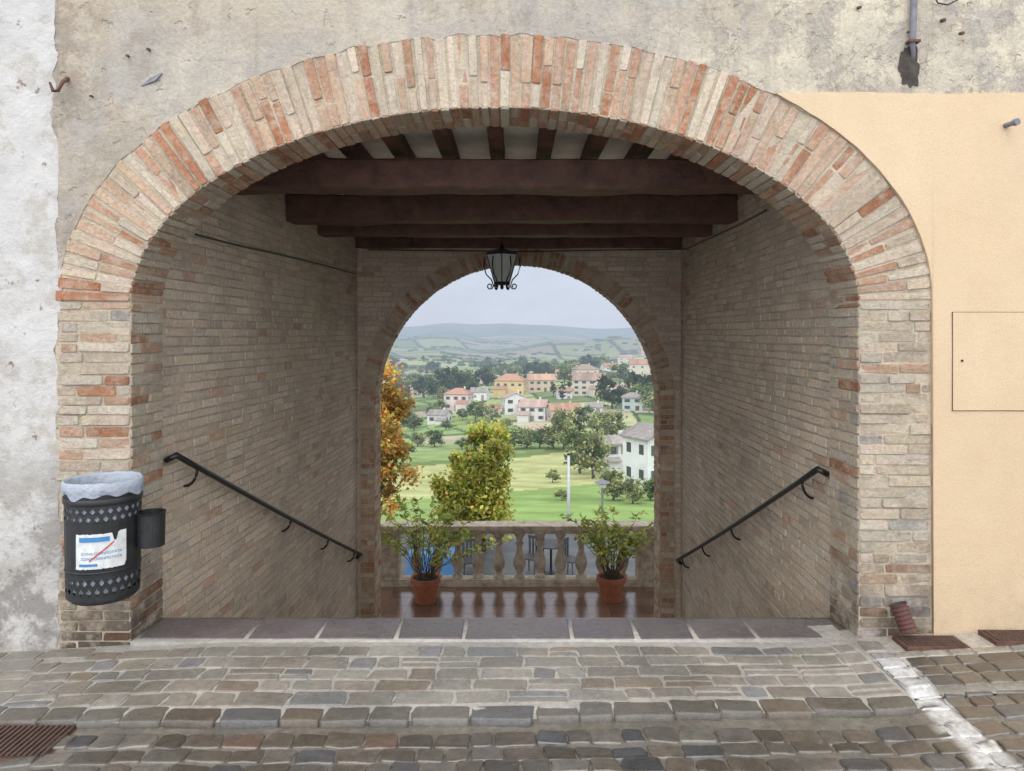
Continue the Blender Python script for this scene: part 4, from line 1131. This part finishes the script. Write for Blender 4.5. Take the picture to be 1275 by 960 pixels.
# ------------------------------------------------------------------ small things on the wall
hk=[at(62,103,3.83),at(66,113,3.80),at(72,113,3.79),at(78,102,3.82),at(84,98,3.89)]
mb=MB(); mb.tube(hk,[.006,.009,.009,.010,.012],8); tag(mb.build('wall_hook',M['rust'],smooth=True),'rusty iron hook sticking out of the upper left wall','hook')
mb=MB(); a=[at(176,108,3.892),at(188,97,3.889),at(203,91,3.892),at(194,101,3.885)]
mb.brick(a[0],a[3],a[2],a[1],(0,-1,0),.006,.002,(.2,.2,.22)); mb.build('slate_chip',M['conduit'],bld)
for (px,row,r) in ((115,120,.006),(160,70,.007),(186,62,.008),(1195,42,.009),(1172,26,.010),(1068,10,.008),(1130,40,.006)):
    p=at(px,row,3.885); mb=MB(); mb.tube([p,(p[0]+.003,p[1]-.025,p[2]-.006)],r,7); mb.build('iron_stub',M['rust'],bld)
pc=[at(1139,-60,3.86),at(1138,0,3.86),at(1137,30,3.86),at(1136,52,3.862)]
t=empty('cable_conduit',pc[3],'grey conduit coming down the wall at the top right','conduit')
mb=MB(); mb.tube(pc+[at(1137,66,3.88),at(1136,76,3.893)],[.017,.017,.017,.016,.012,.012],10); mb.build('pipe',M['conduit'],t,smooth=True)
mb=MB(); p=at(1137,52,3.86); mb.box(p[0]-.030,p[0]+.030,3.84,3.884,p[2]-.006,p[2]+.006); mb.build('clamp',M['rust'],t)
mb=MB(); n=40; ce_=at(1134,84,3.884); c0=mb.vert((ce_[0],3.880,ce_[2])); rg=[]
for k in range(n):
    a=2*math.pi*k/n; j=1+.45*nz(math.cos(a),math.sin(a),2,2.2)+.2*nz(math.cos(a),math.sin(a),5,6); rg.append(mb.vert((ce_[0]+.058*j*math.cos(a),3.888,ce_[2]+.098*j*math.sin(a))))
for k in range(n): mb.f.append([c0,rg[k],rg[(k+1)%n]])
mb.build('wall_hole',M['stain_and_shade'],t,smooth=True)
mb=MB(); mb.tube([at(1160,-10,3.87),at(1168,4,3.86),at(1180,6,3.86),at(1196,-2,3.87)],.004,6); tag(mb.build('loose_wire',M['iron']),'loose black wire looping down at the top right','wire')
p=at(1253,156,3.87); t=empty('wall_peg',p,'small grey-green pipe stub poking out of the ochre wall','pipe stub')
mb=MB(); mb.tube([(p[0],3.878,p[2]),(p[0]+.01,3.80,p[2])],.013,12); mb.build('stub',M['conduit'],t); mb=MB(); mb.tube([(p[0]+.008,3.82,p[2]),(p[0]+.012,3.80,p[2])],.018,12); mb.build('collar',M['conduit'],t)
p0=at(1118,752,3.83); p1=at(1131,784,3.80)
t=empty('drain_pipe',(p1[0],p1[1],gz(p1[0])),'short ribbed brown clay pipe leaning at the foot of the right pier','pipe')
mb=MB(); P0,P1=Vector(p0),Vector(p1); P1.z=max(P1.z,gz(P1.x)+.02); pts=[];rad_=[]
for k in range(25): pts.append(P0.lerp(P1,k/24)); rad_.append(.038+.006*(1 if k%4<2 else 0))
mb.tube(pts,rad_,16,cap=False); mb.build('ribbed_body',M['clay_pipe'],t)
mb=MB(); mb.tube([P0,P0.lerp(P1,.3)],.030,14); mb.build('dark_bore',M['stain_and_shade'],t)  # dark plug, the shade inside the pipe mouth put into its colour
def grate(x0,x1,y0,y1,z,label,bars=True):
    t=empty('drain_cover',((x0+x1)/2,(y0+y1)/2,z),label,'drain cover'); w_=.014
    b=MB(); b.box(x0,x1,y0,y1,z-.03,z+.003); b.build('frame',M['rust'],t)
    b=MB(); b.box(x0+w_,x1-w_,y0+w_,y1-w_,z+.0035,z+.007)
    nx=int((x1-x0-2*w_)/.022); ny=int((y1-y0-2*w_)/.022)
    if bars:
        for i in range(nx):
            for j in range(ny):
                cx=x0+w_+(i+.5)*(x1-x0-2*w_)/nx; cy=y0+w_+(j+.5)*(y1-y0-2*w_)/ny; b.box(cx-.006,cx+.006,cy-.006,cy+.006,z+.006,z+.010)
    else:
        for i in range(nx): 
            cx=x0+w_+(i+.5)*(x1-x0-2*w_)/nx; b.box(cx-.006,cx+.006,y0+w_,y1-w_,z+.006,z+.014)
    b.build('plate',M['grate'],t)
grate(1.955,2.27,3.70,3.845,gz(2.1)+.006,'dark rusty drain cover against the ochre wall')
grate(2.40,2.74,3.70,3.85,gz(2.55)+.006,'rusty drain cover at the right edge of the photo')
grate(-2.35,-1.80,2.88,3.13,sz(-2.1,0)+.012,'long slotted iron street grate at the left edge',False)
